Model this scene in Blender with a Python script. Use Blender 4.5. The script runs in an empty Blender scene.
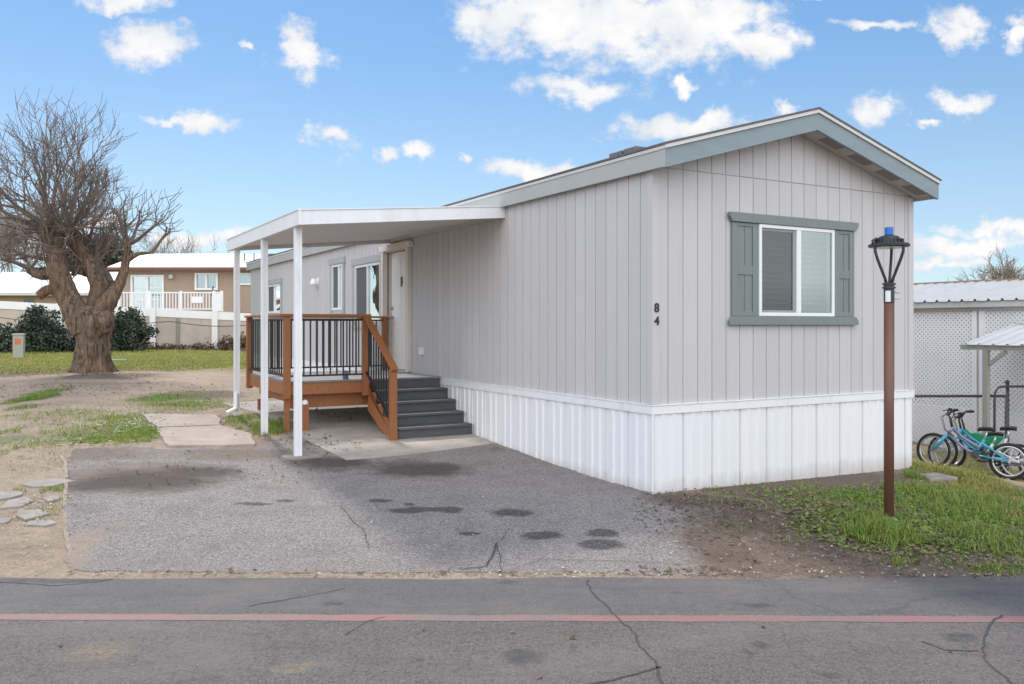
import bpy, bmesh, math, random
import numpy as np
from mathutils import Vector, Matrix, noise as mnoise
random.seed(11); RNG = np.random.default_rng(5)
PI = math.pi
scn = bpy.context.scene
COL = scn.collection
F = 849.0; HZ = 325.0; EYE = 1.74
OX, OY = 1.45, 8.75
TX, TY = .8686, .4956            # along the front of the home
SX, SY = -.4956, .8686           # along its long side

# ------------------------------------------------------------------ terrain
def smooth(a):
    a = max(0.0, min(1.0, a)); return a*a*(3-2*a)
def st(x, y):
    rx, ry = x-OX, y-OY
    return SX*rx+SY*ry, TX*rx+TY*ry
def W(s, t):                      # home coordinates -> world xy
    return OX+SX*s+TX*t, OY+SY*s+TY*t
def T(x, y):
    s, t = st(x, y)
    u = (s-1.3)/.4
    sp = u if u > 30 else math.log1p(math.exp(u))
    sl = .058*.4*sp
    if sl > .35: sl = .35+.2*(1-math.exp(-(sl-.35)/.2))
    tt = -.02*max(t, 0)-.155*max(t-4.4, 0)
    if tt < -.36: tt = -.36-.12*(1-math.exp((tt+.36)/.12))
    w = smooth((y-6.2)/2.2)
    z = -.115*(1-w)+w*(sl+tt)
    return z+1.45*smooth((y-40.6)/1.5)
def P(px, py):                    # where a ray meets the ground
    dx, dz = (px-512)/F, -(py-HZ)/F
    y = 3.0
    while y < 90 and EYE+dz*y > T(dx*y, y): y += .05
    a, b = y-.05, y
    for _ in range(20):
        m = (a+b)/2
        if EYE+dz*m > T(dx*m, m): a = m
        else: b = m
    return dx*b, b
def at(px, py, d): return Vector(((px-512)/F*d, d, EYE-(py-HZ)/F*d))

# ------------------------------------------------------------------ materials
def lin(c): return tuple(((v/255)/12.92 if v/255 <= .04045 else ((v/255+.055)/1.055)**2.4) for v in c)
class NT:
    def __init__(s, nt): s.nt = nt; s.n = nt.nodes; s.l = nt.links
    def new(s, typ, **kw):
        n = s.n.new(typ)
        for k, v in kw.items(): setattr(n, k, v)
        return n
    def put(s, inp, v):
        if hasattr(v, 'links') or isinstance(v, bpy.types.NodeSocket): s.l.new(v, inp)
        else:
            if inp.type == 'RGBA' and len(v) == 3: v = (*v, 1)
            inp.default_value = v
    def math(s, op, a, b=None, c=None, clamp=False):
        n = s.new('ShaderNodeMath', operation=op, use_clamp=clamp)
        s.put(n.inputs[0], a)
        if b is not None: s.put(n.inputs[1], b)
        if c is not None: s.put(n.inputs[2], c)
        return n.outputs[0]
    def vmath(s, op, a, b=None):
        n = s.new('ShaderNodeVectorMath', operation=op)
        s.put(n.inputs[0], a)
        if b is not None: s.put(n.inputs[1], b)
        return n.outputs['Value'] if op in ('LENGTH', 'DOT_PRODUCT', 'DISTANCE') else n.outputs[0]
    def noise(s, vec, scale, detail=4, rough=.55, out='Fac', dist=0):
        n = s.new('ShaderNodeTexNoise'); s.put(n.inputs['Vector'], vec)
        n.inputs['Scale'].default_value = scale; n.inputs['Detail'].default_value = detail
        n.inputs['Roughness'].default_value = rough; n.inputs['Distortion'].default_value = dist
        return n.outputs[out]
    def remap(s, v, a, b, c=0., d=1., smoothstep=False):
        n = s.new('ShaderNodeMapRange'); n.interpolation_type = 'SMOOTHSTEP' if smoothstep else 'LINEAR'
        s.put(n.inputs[0], v)
        for i, q in enumerate((a, b, c, d)): s.put(n.inputs[i+1], q)
        return n.outputs[0]
    def mix(s, f, a, b, mode='MIX'):
        n = s.new('ShaderNodeMix', data_type='RGBA', blend_type=mode)
        s.put(n.inputs[0], f); s.put(n.inputs[6], a); s.put(n.inputs[7], b)
        return n.outputs[2]
    def scale(s, vec, xyz): return s.vmath('MULTIPLY', vec, xyz)
    def comb(s, x, y, z):
        n = s.new('ShaderNodeCombineXYZ')
        for i, v in enumerate((x, y, z)): s.put(n.inputs[i], v)
        return n.outputs[0]
    def sep(s, v):
        n = s.new('ShaderNodeSeparateXYZ'); s.put(n.inputs[0], v); return n.outputs
    def blobs(s, pos, lst):       # soft ellipses; returns 1 at a centre, 0 at its rim
        out = None
        for (cx, cy, rx, ry) in lst:
            d = s.vmath('LENGTH', s.scale(s.vmath('SUBTRACT', pos, (cx, cy, 0)), (1/rx, 1/ry, 0)))
            v = s.math('SUBTRACT', 1.0, d)
            out = v if out is None else s.math('MAXIMUM', out, v)
        return out
def mat(name, build):
    m = bpy.data.materials.new(name); m.use_nodes = True
    nt = NT(m.node_tree); nt.n.clear()
    out = nt.new('ShaderNodeOutputMaterial')
    b = nt.new('ShaderNodeBsdfPrincipled')
    nt.l.new(b.outputs[0], out.inputs[0])
    nt.b = b; nt.out = out
    build(nt)
    return m
def bump(nt, h, strength, dist):
    n = nt.new('ShaderNodeBump'); nt.put(n.inputs['Height'], h)
    n.inputs['Strength'].default_value = strength; n.inputs['Distance'].default_value = dist
    nt.l.new(n.outputs[0], nt.b.inputs['Normal'])
def objco(nt): return nt.new('ShaderNodeTexCoord').outputs['Object']
def worldco(nt): return nt.new('ShaderNodeNewGeometry').outputs['Position']
def island(nt): return nt.new('ShaderNodeNewGeometry').outputs['Random Per Island']
def simple(name, c, rough=.6, var=.12, scale=6, metal=0, bmp=0, bscale=60, stretch=(1, 1, 1), isl=0, dirt=None):
    def f(nt):
        co = nt.scale(objco(nt), stretch)
        n = nt.noise(co, scale, 5)
        col = nt.mix(n, tuple(v*(1-var*1.6) for v in c), tuple(min(1, v*(1+var*1.6)) for v in c))
        if isl:
            r = nt.remap(island(nt), 0, 1, 1-isl, 1+isl)
            col = nt.mix(1.0, col, nt.comb(r, r, r), 'MULTIPLY')
        if dirt:
            dm = nt.remap(nt.noise(nt.scale(objco(nt), (1, 1, .35)), 3.2, 6, .7), .52, .78)
            col = nt.mix(nt.math('MULTIPLY', dm, .45), col, dirt)
        nt.put(nt.b.inputs['Base Color'], col)
        nt.b.inputs['Roughness'].default_value = rough; nt.b.inputs['Metallic'].default_value = metal
        if bmp: bump(nt, nt.noise(co, bscale, 4), bmp, .01)
    return mat(name, f)
M = {}
def m_siding(nt):
    co = objco(nt)
    g = nt.noise(nt.scale(co, (26, 26, .9)), 3.0, 6, .62)
    big = nt.noise(nt.scale(co, (1, 1, .4)), .9, 3)
    c = nt.mix(g, (.475, .455, .455), (.60, .578, .575))
    c = nt.mix(nt.remap(big, .3, .7, 0, .35), c, (.53, .505, .495))
    i = nt.remap(island(nt), 0, 1, .96, 1.03)
    c = nt.mix(1.0, c, nt.comb(i, i, i), 'MULTIPLY')
    z = nt.sep(co)[2]
    streak = nt.remap(nt.noise(nt.scale(co, (9, 9, .25)), 2.0, 4), .55, .8, 0, .32)
    c = nt.mix(streak, c, (.40, .37, .35))
    nt.put(nt.b.inputs['Base Color'], c); nt.b.inputs['Roughness'].default_value = .62
    bump(nt, g, .35, .006)
M['siding'] = mat('wood_grain_siding', m_siding)
def m_skirt(nt):
    co = objco(nt)
    g = nt.noise(nt.scale(co, (5, 5, .5)), 2.0, 5)
    c = nt.mix(g, (.74, .74, .755), (.82, .82, .83))
    z = nt.sep(co)[2]
    low = nt.remap(nt.math('ADD', z, nt.math('MULTIPLY', nt.noise(nt.scale(co, (8, 8, 2)), 2.2, 6, .7), .30)), .13, .29, .5, 0)
    c = nt.mix(low, c, (.42, .36, .31))
    rust = nt.remap(nt.noise(nt.scale(co, (6, 6, .6)), 3.1, 6, .7), .66, .8, 0, .35)
    c = nt.mix(rust, c, (.5, .45, .41))
    nt.put(nt.b.inputs['Base Color'], c); nt.b.inputs['Roughness'].default_value = .45
M['skirt'] = mat('white_metal_skirting', m_skirt)
M['white'] = simple('white_painted_metal', (.78, .78, .79), .45, .04, 3, dirt=(.5, .47, .44))
M['vinyl'] = simple('white_vinyl', (.80, .80, .80), .4, .03, 4)
M['underpan'] = simple('awning_underside', (.74, .72, .70), .5, .06, 2)
M['rake'] = simple('blue_grey_paint', (.235, .285, .305), .6, .10, 3, bmp=.15, stretch=(1, 1, 4))
M['fascia'] = simple('pale_grey_paint', (.42, .425, .41), .6, .06, 3)
M['shutter'] = simple('grey_green_paint', (.192, .222, .212), .6, .09, 5, bmp=.2, stretch=(4, 4, .7))
M['soffit'] = simple('soffit_board', (.46, .42, .39), .7, .08, 4)
M['ventdark'] = simple('vent_mesh', (.24, .215, .195), .8, .1, 30)
M['drip'] = simple('drip_edge', (.60, .58, .55), .4, .05, 3)
M['shingle'] = simple('roof_shingle', (.13, .12, .115), .9, .3, 25, bmp=.4)
M['door'] = simple('beige_door_paint', (.84, .81, .77), .5, .05, 3)
M['jamb'] = simple('tan_door_jamb', (.72, .66, .59), .6, .06, 3)
M['nickel'] = simple('satin_nickel', (.45, .43, .40), .3, .05, 5, metal=.9)
M['black'] = simple('black_powder_coat', (.018, .018, .02), .45, .1, 8)
M['rubber'] = simple('black_rubber', (.02, .02, .02), .8, .2, 20)
M['darkin'] = simple('dark_interior', (.05, .05, .055), .9, .1, 2)
M['screen'] = simple('insect_screen', (.11, .115, .12), .7, .1, 60)
M['blind'] = simple('blind_slats', (.60, .61, .60), .6, .05, 3, isl=.12)
M['curtain'] = simple('pale_curtain', (.36, .39, .38), .8, .1, 3, stretch=(8, 8, .5))
M['deckgrey'] = simple('grey_composite_board', (.20, .20, .21), .7, .14, 8, stretch=(1, 1, 1), bmp=.2)
M['step'] = simple('charcoal_step_board', (.088, .091, .098), .65, .25, 6, bmp=.3, stretch=(1, 6, 6))
M['concrete'] = simple('old_concrete', (.40, .355, .315), .9, .24, 2.4, bmp=.4, dirt=(.17, .13, .10))
M['edging'] = simple('dirty_edging', (.30, .235, .185), .9, .3, 9, bmp=.8, dirt=(.22, .16, .115))
M['walk'] = simple('scaled_concrete', (.37, .305, .255), .9, .26, 2.2, bmp=.6, dirt=(.16, .115, .085))
M['flag'] = simple('broken_concrete', (.30, .265, .235), .9, .3, 7, bmp=.8, dirt=(.26, .19, .14))
def m_cedar(nt):
    co = objco(nt)
    g = nt.noise(nt.scale(co, (14, 14, 2.2)), 3, 6, .6, dist=.6)
    c = nt.mix(g, (.22, .076, .026), (.44, .172, .062))
    i = nt.remap(island(nt), 0, 1, .75, 1.15); c = nt.mix(1.0, c, nt.comb(i, i, i), 'MULTIPLY')
    nt.put(nt.b.inputs['Base Color'], c); nt.b.inputs['Roughness'].default_value = .6
    bump(nt, g, .3, .005)
M['cedar'] = mat('stained_cedar', m_cedar)
def m_bark(nt):
    co = objco(nt)
    v = nt.noise(nt.scale(co, (3.4, 3.4, .55)), 3.2, 8, .75, dist=1.2)
    c = nt.mix(nt.remap(v, .36, .62), (.014, .0095, .007), (.34, .235, .160))
    pat = nt.remap(nt.noise(co, 1.6, 4), .5, .7, 0, .5)
    c = nt.mix(pat, c, (.30, .165, .085))
    nt.put(nt.b.inputs['Base Color'], c); nt.b.inputs['Roughness'].default_value = .9
    bump(nt, v, 1.0, .12)
M['bark'] = mat('furrowed_bark', m_bark)
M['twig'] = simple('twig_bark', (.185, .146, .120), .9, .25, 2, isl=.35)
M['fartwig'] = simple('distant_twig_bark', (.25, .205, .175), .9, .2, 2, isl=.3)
M['leafdark'] = simple('dark_ivy_leaf', (.045, .062, .040), .6, .3, 2, isl=.55)
M['leafever'] = simple('evergreen_leaf', (.085, .078, .056), .8, .3, 2, isl=.5)
def glassmat(name, tint, boost, rough=.01):
    def f(nt):
        nt.n.remove(nt.b)
        tr = nt.new('ShaderNodeBsdfTransparent'); tr.inputs[0].default_value = (*tint, 1)
        gl = nt.new('ShaderNodeBsdfGlossy'); gl.inputs['Roughness'].default_value = rough
        gl.inputs[0].default_value = (.92, .97, .96, 1)
        fr = nt.new('ShaderNodeFresnel'); nt.put(fr.inputs[0], nt.remap(nt.new('ShaderNodeNewGeometry').outputs['Backfacing'], 0, 1, 1.5, 1/1.5))
        co = objco(nt)
        bp = nt.new('ShaderNodeBump'); nt.put(bp.inputs['Height'], nt.noise(co, 2.2, 2)); bp.inputs['Strength'].default_value = .06; bp.inputs['Distance'].default_value = .02
        nt.l.new(bp.outputs[0], gl.inputs['Normal'])
        fac = nt.math('ADD', nt.math('MULTIPLY', fr.outputs[0], 1.4), boost, clamp=True)
        mx = nt.new('ShaderNodeMixShader'); nt.put(mx.inputs[0], fac)
        nt.l.new(tr.outputs[0], mx.inputs[1]); nt.l.new(gl.outputs[0], mx.inputs[2])
        nt.l.new(mx.outputs[0], nt.out.inputs[0])
    return mat(name, f)
M['glass'] = glassmat('window_glass', (.70, .76, .74), .30)
M['glassbright'] = glassmat('mirror_tint_glass', (.55, .6, .6), .55)
M['glassblind'] = glassmat('blind_window_glass', (.62, .68, .66), .12, .02)
M['glassdark'] = glassmat('screened_glass', (.48, .51, .505), .0)
M['rustpole'] = simple('brown_pole_paint', (.145, .066, .045), .5, .25, 5, bmp=.1, stretch=(1, 1, .3))
M['lampgrey'] = simple('dark_cast_aluminium', (.035, .035, .04), .45, .15, 8)
M['lens'] = simple('lamp_lens', (.6, .6, .58), .3, .03, 3)
M['bluecap'] = simple('blue_plastic', (.015, .15, .50), .35, .05, 3)
M['sticker'] = simple('white_sticker', (.75, .75, .75), .5, .03, 3)
M['tan'] = simple('tan_stucco', (.36, .265, .195), .85, .06, 2)
M['rust'] = simple('brown_roof_edge', (.19, .075, .05), .7, .1, 2)
M['roofwhite'] = simple('white_coated_roof', (.82, .81, .80), .6, .04, .4)
M['block'] = simple('weathered_block_wall', (.47, .40, .34), .9, .22, 1.1, dirt=(.27, .18, .12), bmp=.2)
M['blockwhite'] = simple('white_washed_wall', (.80, .78, .76), .85, .06, 1.2)
M['pedestal'] = simple('beige_grey_box', (.37, .36, .30), .6, .08, 4)
M['redsticker'] = simple('red_sticker', (.55, .16, .08), .5, .05, 4)
M['lattice'] = simple('white_lattice', (.90, .895, .885), .6, .04, 3)
M['metalroof'] = simple('galvanised_roof', (.52, .51, .50), .5, .10, 2, metal=.1)
M['greybeam'] = simple('weathered_white_steel', (.55, .54, .51), .55, .08, 2)
M['canopypost'] = simple('grey_green_post', (.36, .36, .31), .6, .08, 4)
M['pipe'] = simple('dark_pipe', (.06, .06, .062), .5, .1, 4)
M['wire'] = simple('galvanised_wire', (.36, .36, .37), .5, .1, 4)
M['teal'] = simple('teal_bike_paint', (.06, .31, .46), .3, .06, 6)
M['lilac'] = simple('lilac_bike_paint', (.24, .26, .38), .3, .06, 6)
M['green'] = simple('green_bike_paint', (.015, .27, .12), .3, .08, 6)
M['bikewhite'] = simple('white_bike_paint', (.68, .70, .70), .35, .05, 6)
M['chrome'] = simple('bike_alloy', (.62, .62, .62), .3, .05, 6, metal=.7)
M['plank'] = simple('pale_green_plank', (.30, .48, .40), .7, .1, 4)
M['deadleaf'] = simple('dead_leaf', (.13, .078, .045), .85, .2, 4, isl=.5)

def ell(px, py, rx, ry):           # ellipse seen in the picture -> ellipse lying on the ground
    cx, cy = P(px, py); _, y0 = P(px, py+ry); _, y1 = P(px, py-ry)
    return (cx, cy, rx*cy/F, max(.03, abs(y1-y0)/2))
def warped(nt, co, amt=.35, sc=1.3):
    n = nt.noise(co, sc, 5, .6, out='Color')
    w = nt.scale(nt.vmath('SUBTRACT', n, (.5, .5, .5)), (amt, amt, 0))
    return nt.vmath('ADD', co, w)
DIRT_A, DIRT_B = (.33, .235, .160), (.60, .465, .345)
SOIL = (.135, .092, .066)
def m_ground(nt):
    co = worldco(nt); wp = warped(nt, co, 1.1, .9)
    n1 = nt.noise(co, 1.1, 6, .6); n2 = nt.noise(co, 14, 5, .7); n3 = nt.noise(co, 70, 3, .7)
    c = nt.mix(n1, DIRT_A, DIRT_B)
    c = nt.mix(nt.remap(n2, .5, .75, 0, .55), c, (.22, .16, .115))
    c = nt.mix(nt.remap(nt.noise(co, 4.5, 6, .72), .5, .72, 0, .6), c, (.24, .17, .118))
    c = nt.mix(nt.remap(nt.noise(nt.scale(co, (1, 1.8, 1)), 30, 4, .8), .52, .66, 0, .7), c, (.14, .095, .066))
    c = nt.mix(nt.remap(nt.noise(nt.scale(co, (1, 1.6, 1)), .55, 6, .7), .5, .66, 0, .65), c, nt.mix(n2, (.17, .115, .078), (.33, .24, .17)))
    # dark soil beside the home, darker ground at the tree foot
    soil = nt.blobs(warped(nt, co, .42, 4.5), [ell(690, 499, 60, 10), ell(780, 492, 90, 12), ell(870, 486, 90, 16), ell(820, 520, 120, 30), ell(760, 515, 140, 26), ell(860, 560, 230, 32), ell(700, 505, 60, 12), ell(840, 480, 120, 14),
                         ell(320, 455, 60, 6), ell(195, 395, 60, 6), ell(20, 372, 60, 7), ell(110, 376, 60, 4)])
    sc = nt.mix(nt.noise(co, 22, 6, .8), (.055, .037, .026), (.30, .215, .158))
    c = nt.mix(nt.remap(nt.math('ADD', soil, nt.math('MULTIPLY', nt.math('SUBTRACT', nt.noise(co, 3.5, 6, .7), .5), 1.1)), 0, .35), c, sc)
    # grassy soil
    gr = nt.blobs(wp, [ell(125, 432, 46, 14), ell(80, 436, 40, 9), ell(165, 398, 40, 6), ell(40, 397, 18, 6), ell(8, 440, 30, 14),
                       ell(960, 520, 130, 40), ell(850, 520, 60, 20), ell(940, 470, 60, 12), ell(270, 425, 45, 10)])
    gm = nt.remap(nt.math('ADD', gr, nt.math('MULTIPLY', nt.math('SUBTRACT', n2, .5), .9)), .05, .55, 0, .62)
    c = nt.mix(gm, c, nt.mix(n3, (.055, .10, .018), (.15, .19, .05)))
    y = nt.sep(wp)[1]
    lawn = nt.math('MULTIPLY', nt.remap(y, 21.3, 24.5), nt.remap(nt.noise(co, .45, 4), .3, .5, .55, 1))
    lawnc = nt.mix(nt.noise(co, .8, 5, .65), (.17, .20, .04), (.34, .30, .09))
    c = nt.mix(lawn, c, lawnc)
    c = nt.mix(nt.remap(nt.noise(co, 60, 3, .8), .56, .68, 0, .6), c, (.52, .43, .34))
    nt.put(nt.b.inputs['Base Color'], c); nt.b.inputs['Roughness'].default_value = .95
    h = nt.math('ADD', nt.math('MULTIPLY', n2, 1.0), nt.math('MULTIPLY', n3, .35))
    bump(nt, nt.math('ADD', h, nt.math('MULTIPLY', nt.noise(co, 4.5, 4), 1.2)), 1.0, .06)
M['ground'] = mat('dirt_and_thin_grass', m_ground)
def aggregate(nt, co, base, lo, hi, sc):
    v = nt.new('ShaderNodeTexVoronoi'); nt.put(v.inputs['Vector'], co); v.inputs['Scale'].default_value = sc
    rv = nt.sep(v.outputs['Color'])[0]
    c = nt.mix(.5, base, nt.mix(nt.math('POWER', rv, 1.3), lo, hi))
    a = nt.noise(co, 34, 3, .8); b = nt.noise(co, 62, 2, .7)
    c = nt.mix(nt.remap(a, .50, .62, 0, .7), c, lo)
    c = nt.mix(nt.remap(b, .53, .64, 0, .75), c, hi)
    return c, v.outputs['Distance']
def m_drive(nt):
    co = worldco(nt); wp = warped(nt, co, .25, 3.0); wide = warped(nt, co, .7, 1.2)
    n1 = nt.noise(co, .7, 5, .6); n2 = nt.noise(co, 9, 5, .65)
    base = nt.mix(n1, (.235, .205, .190), (.34, .298, .278))
    c, d = aggregate(nt, co, base, (.105, .090, .084), (.56, .50, .47), 120)
    c = nt.mix(nt.remap(nt.noise(co, 2.2, 6, .7), .48, .74, 0, .55), c, (.17, .145, .135))
    # wind-blown dirt lying on it
    dirt = nt.blobs(wide, [ell(135, 478, 110, 20), ell(90, 455, 80, 12), ell(240, 455, 90, 9)])
    dm = nt.remap(nt.math('ADD', dirt, nt.math('MULTIPLY', nt.math('SUBTRACT', nt.noise(co, 5, 6, .75), .5), 1.6)), 0, .6, 0, .9)
    c = nt.mix(dm, c, nt.mix(n2, (.14, .10, .078), (.28, .215, .17)))
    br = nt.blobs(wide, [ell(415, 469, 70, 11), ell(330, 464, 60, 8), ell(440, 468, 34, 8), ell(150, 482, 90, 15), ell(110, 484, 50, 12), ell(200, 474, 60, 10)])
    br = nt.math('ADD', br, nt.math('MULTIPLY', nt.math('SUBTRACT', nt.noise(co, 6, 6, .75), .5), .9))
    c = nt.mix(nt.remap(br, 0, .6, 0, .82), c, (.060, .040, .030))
    edge2 = nt.math('ADD', nt.blobs(wide, [ell(755, 555, 95, 60), ell(690, 500, 60, 12)]), nt.math('MULTIPLY', nt.math('SUBTRACT', nt.noise(co, 5, 6, .75), .5), .9))
    c = nt.mix(nt.remap(edge2, .05, .45, 0, 1), c, nt.mix(nt.noise(co, 22, 6, .8), (.045, .030, .021), (.25, .18, .132)))
    edge = nt.blobs(wide, [ell(66, 560, 30, 50), ell(400, 576, 350, 5)])
    c = nt.mix(nt.remap(nt.math('ADD', edge, nt.math('MULTIPLY', nt.math('SUBTRACT', n2, .5), .8)), .05, .5, 0, .85), c, nt.mix(n2, (.27, .20, .145), (.47, .37, .28)))
    y = nt.sep(wp)[1]
    sand = nt.remap(nt.math('ADD', y, nt.math('MULTIPLY', nt.noise(co, 1.1, 3), .5)), 6.45, 6.85, .75, 0)
    c = nt.mix(nt.math('MULTIPLY', sand, nt.remap(n2, .4, .6)), c, (.31, .235, .175))
    oil = nt.blobs(wp, [ell(450, 511, 18, 4), ell(511, 514, 29, 4.6), ell(545, 537, 23, 5), ell(603, 534, 20, 5), ell(600, 546, 29, 7),
                        ell(380, 502, 14, 2.5), ell(470, 535, 14, 3), ell(408, 506, 9, 2), ell(430, 510, 34, 3), ell(405, 512, 26, 2.5), ell(252, 505, 22, 2), ell(285, 502, 12, 2)])
    c = nt.mix(nt.math('MULTIPLY', nt.remap(nt.math('ADD', oil, nt.math('MULTIPLY', nt.math('SUBTRACT', nt.noise(co, 11, 5, .8), .5), .7)), .0, .38), nt.remap(nt.noise(co, 24, 4, .8), .35, .6, .5, .9)), c, nt.mix(n2, (.022, .020, .019), (.055, .05, .047)))
    nt.put(nt.b.inputs['Base Color'], c); nt.b.inputs['Roughness'].default_value = .9
    bump(nt, nt.math('ADD', d, nt.math('MULTIPLY', n2, .6)), .9, .015)
M['drive'] = mat('worn_chip_asphalt', m_drive)
def m_road(nt):
    co = worldco(nt); wp = warped(nt, co, .3, 2.0)
    st_ = nt.scale(co, (.35, 1, 1))
    n1 = nt.noise(st_, 1.0, 6, .65); n2 = nt.noise(co, 12, 5, .7)
    base = nt.mix(nt.remap(n1, .3, .7), (.092, .082, .077), (.182, .160, .148))
    c, d = aggregate(nt, co, base, (.056, .049, .045), (.225, .196, .180), 160)
    y = nt.sep(wp)[1]
    c = nt.mix(nt.remap(y, 5.38, 5.46, 0, .45), c, nt.mix(n2, (.085, .086, .092), (.135, .135, .14)))
    yel = nt.blobs(wp, [ell(95, 655, 38, 13), ell(292, 673, 30, 8), ell(770, 622, 50, 5)])
    c = nt.mix(nt.math('MULTIPLY', nt.remap(yel, 0, .6, 0, .55), nt.remap(nt.noise(co, 26, 5, .8), .42, .58)), c, (.33, .235, .11))
    c = nt.mix(nt.remap(nt.noise(nt.scale(co, (.5, 1, 1)), 1.7, 7, .72), .46, .68, 0, .5), c, (.215, .180, .158))
    c = nt.mix(nt.remap(nt.noise(nt.scale(co, (.3, 1.3, 1)), 2.6, 7, .75), .52, .72, 0, .55), c, (.062, .056, .054))
    dk = nt.blobs(warped(nt, co, .28, 5.0), [ell(757, 607, 22, 4), ell(762, 647, 10, 4), ell(752, 655, 7, 3), ell(830, 678, 20, 7), ell(420, 663, 9, 3), ell(520, 660, 30, 9),
                       ell(578, 650, 8, 3), ell(672, 595, 8, 2), ell(505, 584, 16, 3), ell(335, 607, 10, 3), ell(60, 583, 70, 3), ell(960, 640, 22, 6)])
    c = nt.mix(nt.math('MULTIPLY', nt.remap(dk, 0, .5, 0, .75), nt.remap(n2, .3, .6, .4, 1)), c, (.05, .046, .045))
    crk = nt.new('ShaderNodeTexVoronoi', feature='DISTANCE_TO_EDGE'); nt.put(crk.inputs['Vector'], warped(nt, co, .5, 1.6)); crk.inputs['Scale'].default_value = .42
    c = nt.mix(nt.math('MULTIPLY', nt.remap(crk.outputs['Distance'], .0, .006, .35, 0), nt.remap(n1, .45, .58)), c, (.03, .03, .03))
    nt.put(nt.b.inputs['Base Color'], c); nt.b.inputs['Roughness'].default_value = .85
    bump(nt, nt.math('ADD', d, n2), .8, .008)
M['road'] = mat('old_asphalt', m_road)
def m_red(nt):
    co = worldco(nt)
    c = nt.mix(nt.noise(co, 9, 5, .7), (.27, .082, .078), (.40, .150, .140))
    wear = nt.remap(nt.math('ADD', nt.noise(co, 42, 6, .85), nt.math('MULTIPLY', nt.math('SUBTRACT', nt.noise(co, 1.3, 4), .5), .5)), .39, .58, 0.15, .97)
    c = nt.mix(wear, c, nt.mix(nt.noise(co, 60, 2), (.10, .085, .083), (.24, .20, .19)))
    nt.put(nt.b.inputs['Base Color'], c); nt.b.inputs['Roughness'].default_value = .8
    bump(nt, nt.noise(co, 75, 3), .6, .006)
M['red'] = mat('worn_red_paint', m_red)
M['crack'] = simple('crack_filler', (.055, .050, .048), .9, .3, 8)
def grassmat(name, a, b, dry, dryamt):
    def f(nt):
        co = worldco(nt); r = island(nt)
        c = nt.mix(r, a, b)
        m = nt.math('MULTIPLY', nt.remap(nt.math('ADD', nt.noise(co, 1.3, 4), nt.math('MULTIPLY', nt.math('SUBTRACT', nt.math('FRACT', nt.math('MULTIPLY', r, 17.3)), .5), .5)), .42, .62), dryamt)
        c = nt.mix(m, c, dry)
        nt.put(nt.b.inputs['Base Color'], c); nt.b.inputs['Roughness'].default_value = .55
        nt.b.inputs['Transmission Weight'].default_value = 0
        tl = nt.new('ShaderNodeBsdfTranslucent'); nt.put(tl.inputs[0], c)
        mx = nt.new('ShaderNodeMixShader'); mx.inputs[0].default_value = .35
        nt.l.new(nt.b.outputs[0], mx.inputs[1]); nt.l.new(tl.outputs[0], mx.inputs[2]); nt.l.new(mx.outputs[0], nt.out.inputs[0])
    return mat(name, f)
M['grass'] = grassmat('green_grass_blade', (.10, .205, .022), (.25, .37, .06), (.36, .33, .09), .55)
M['lawn'] = grassmat('lawn_blade', (.14, .22, .03), (.27, .32, .07), (.47, .37, .12), .95)

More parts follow.
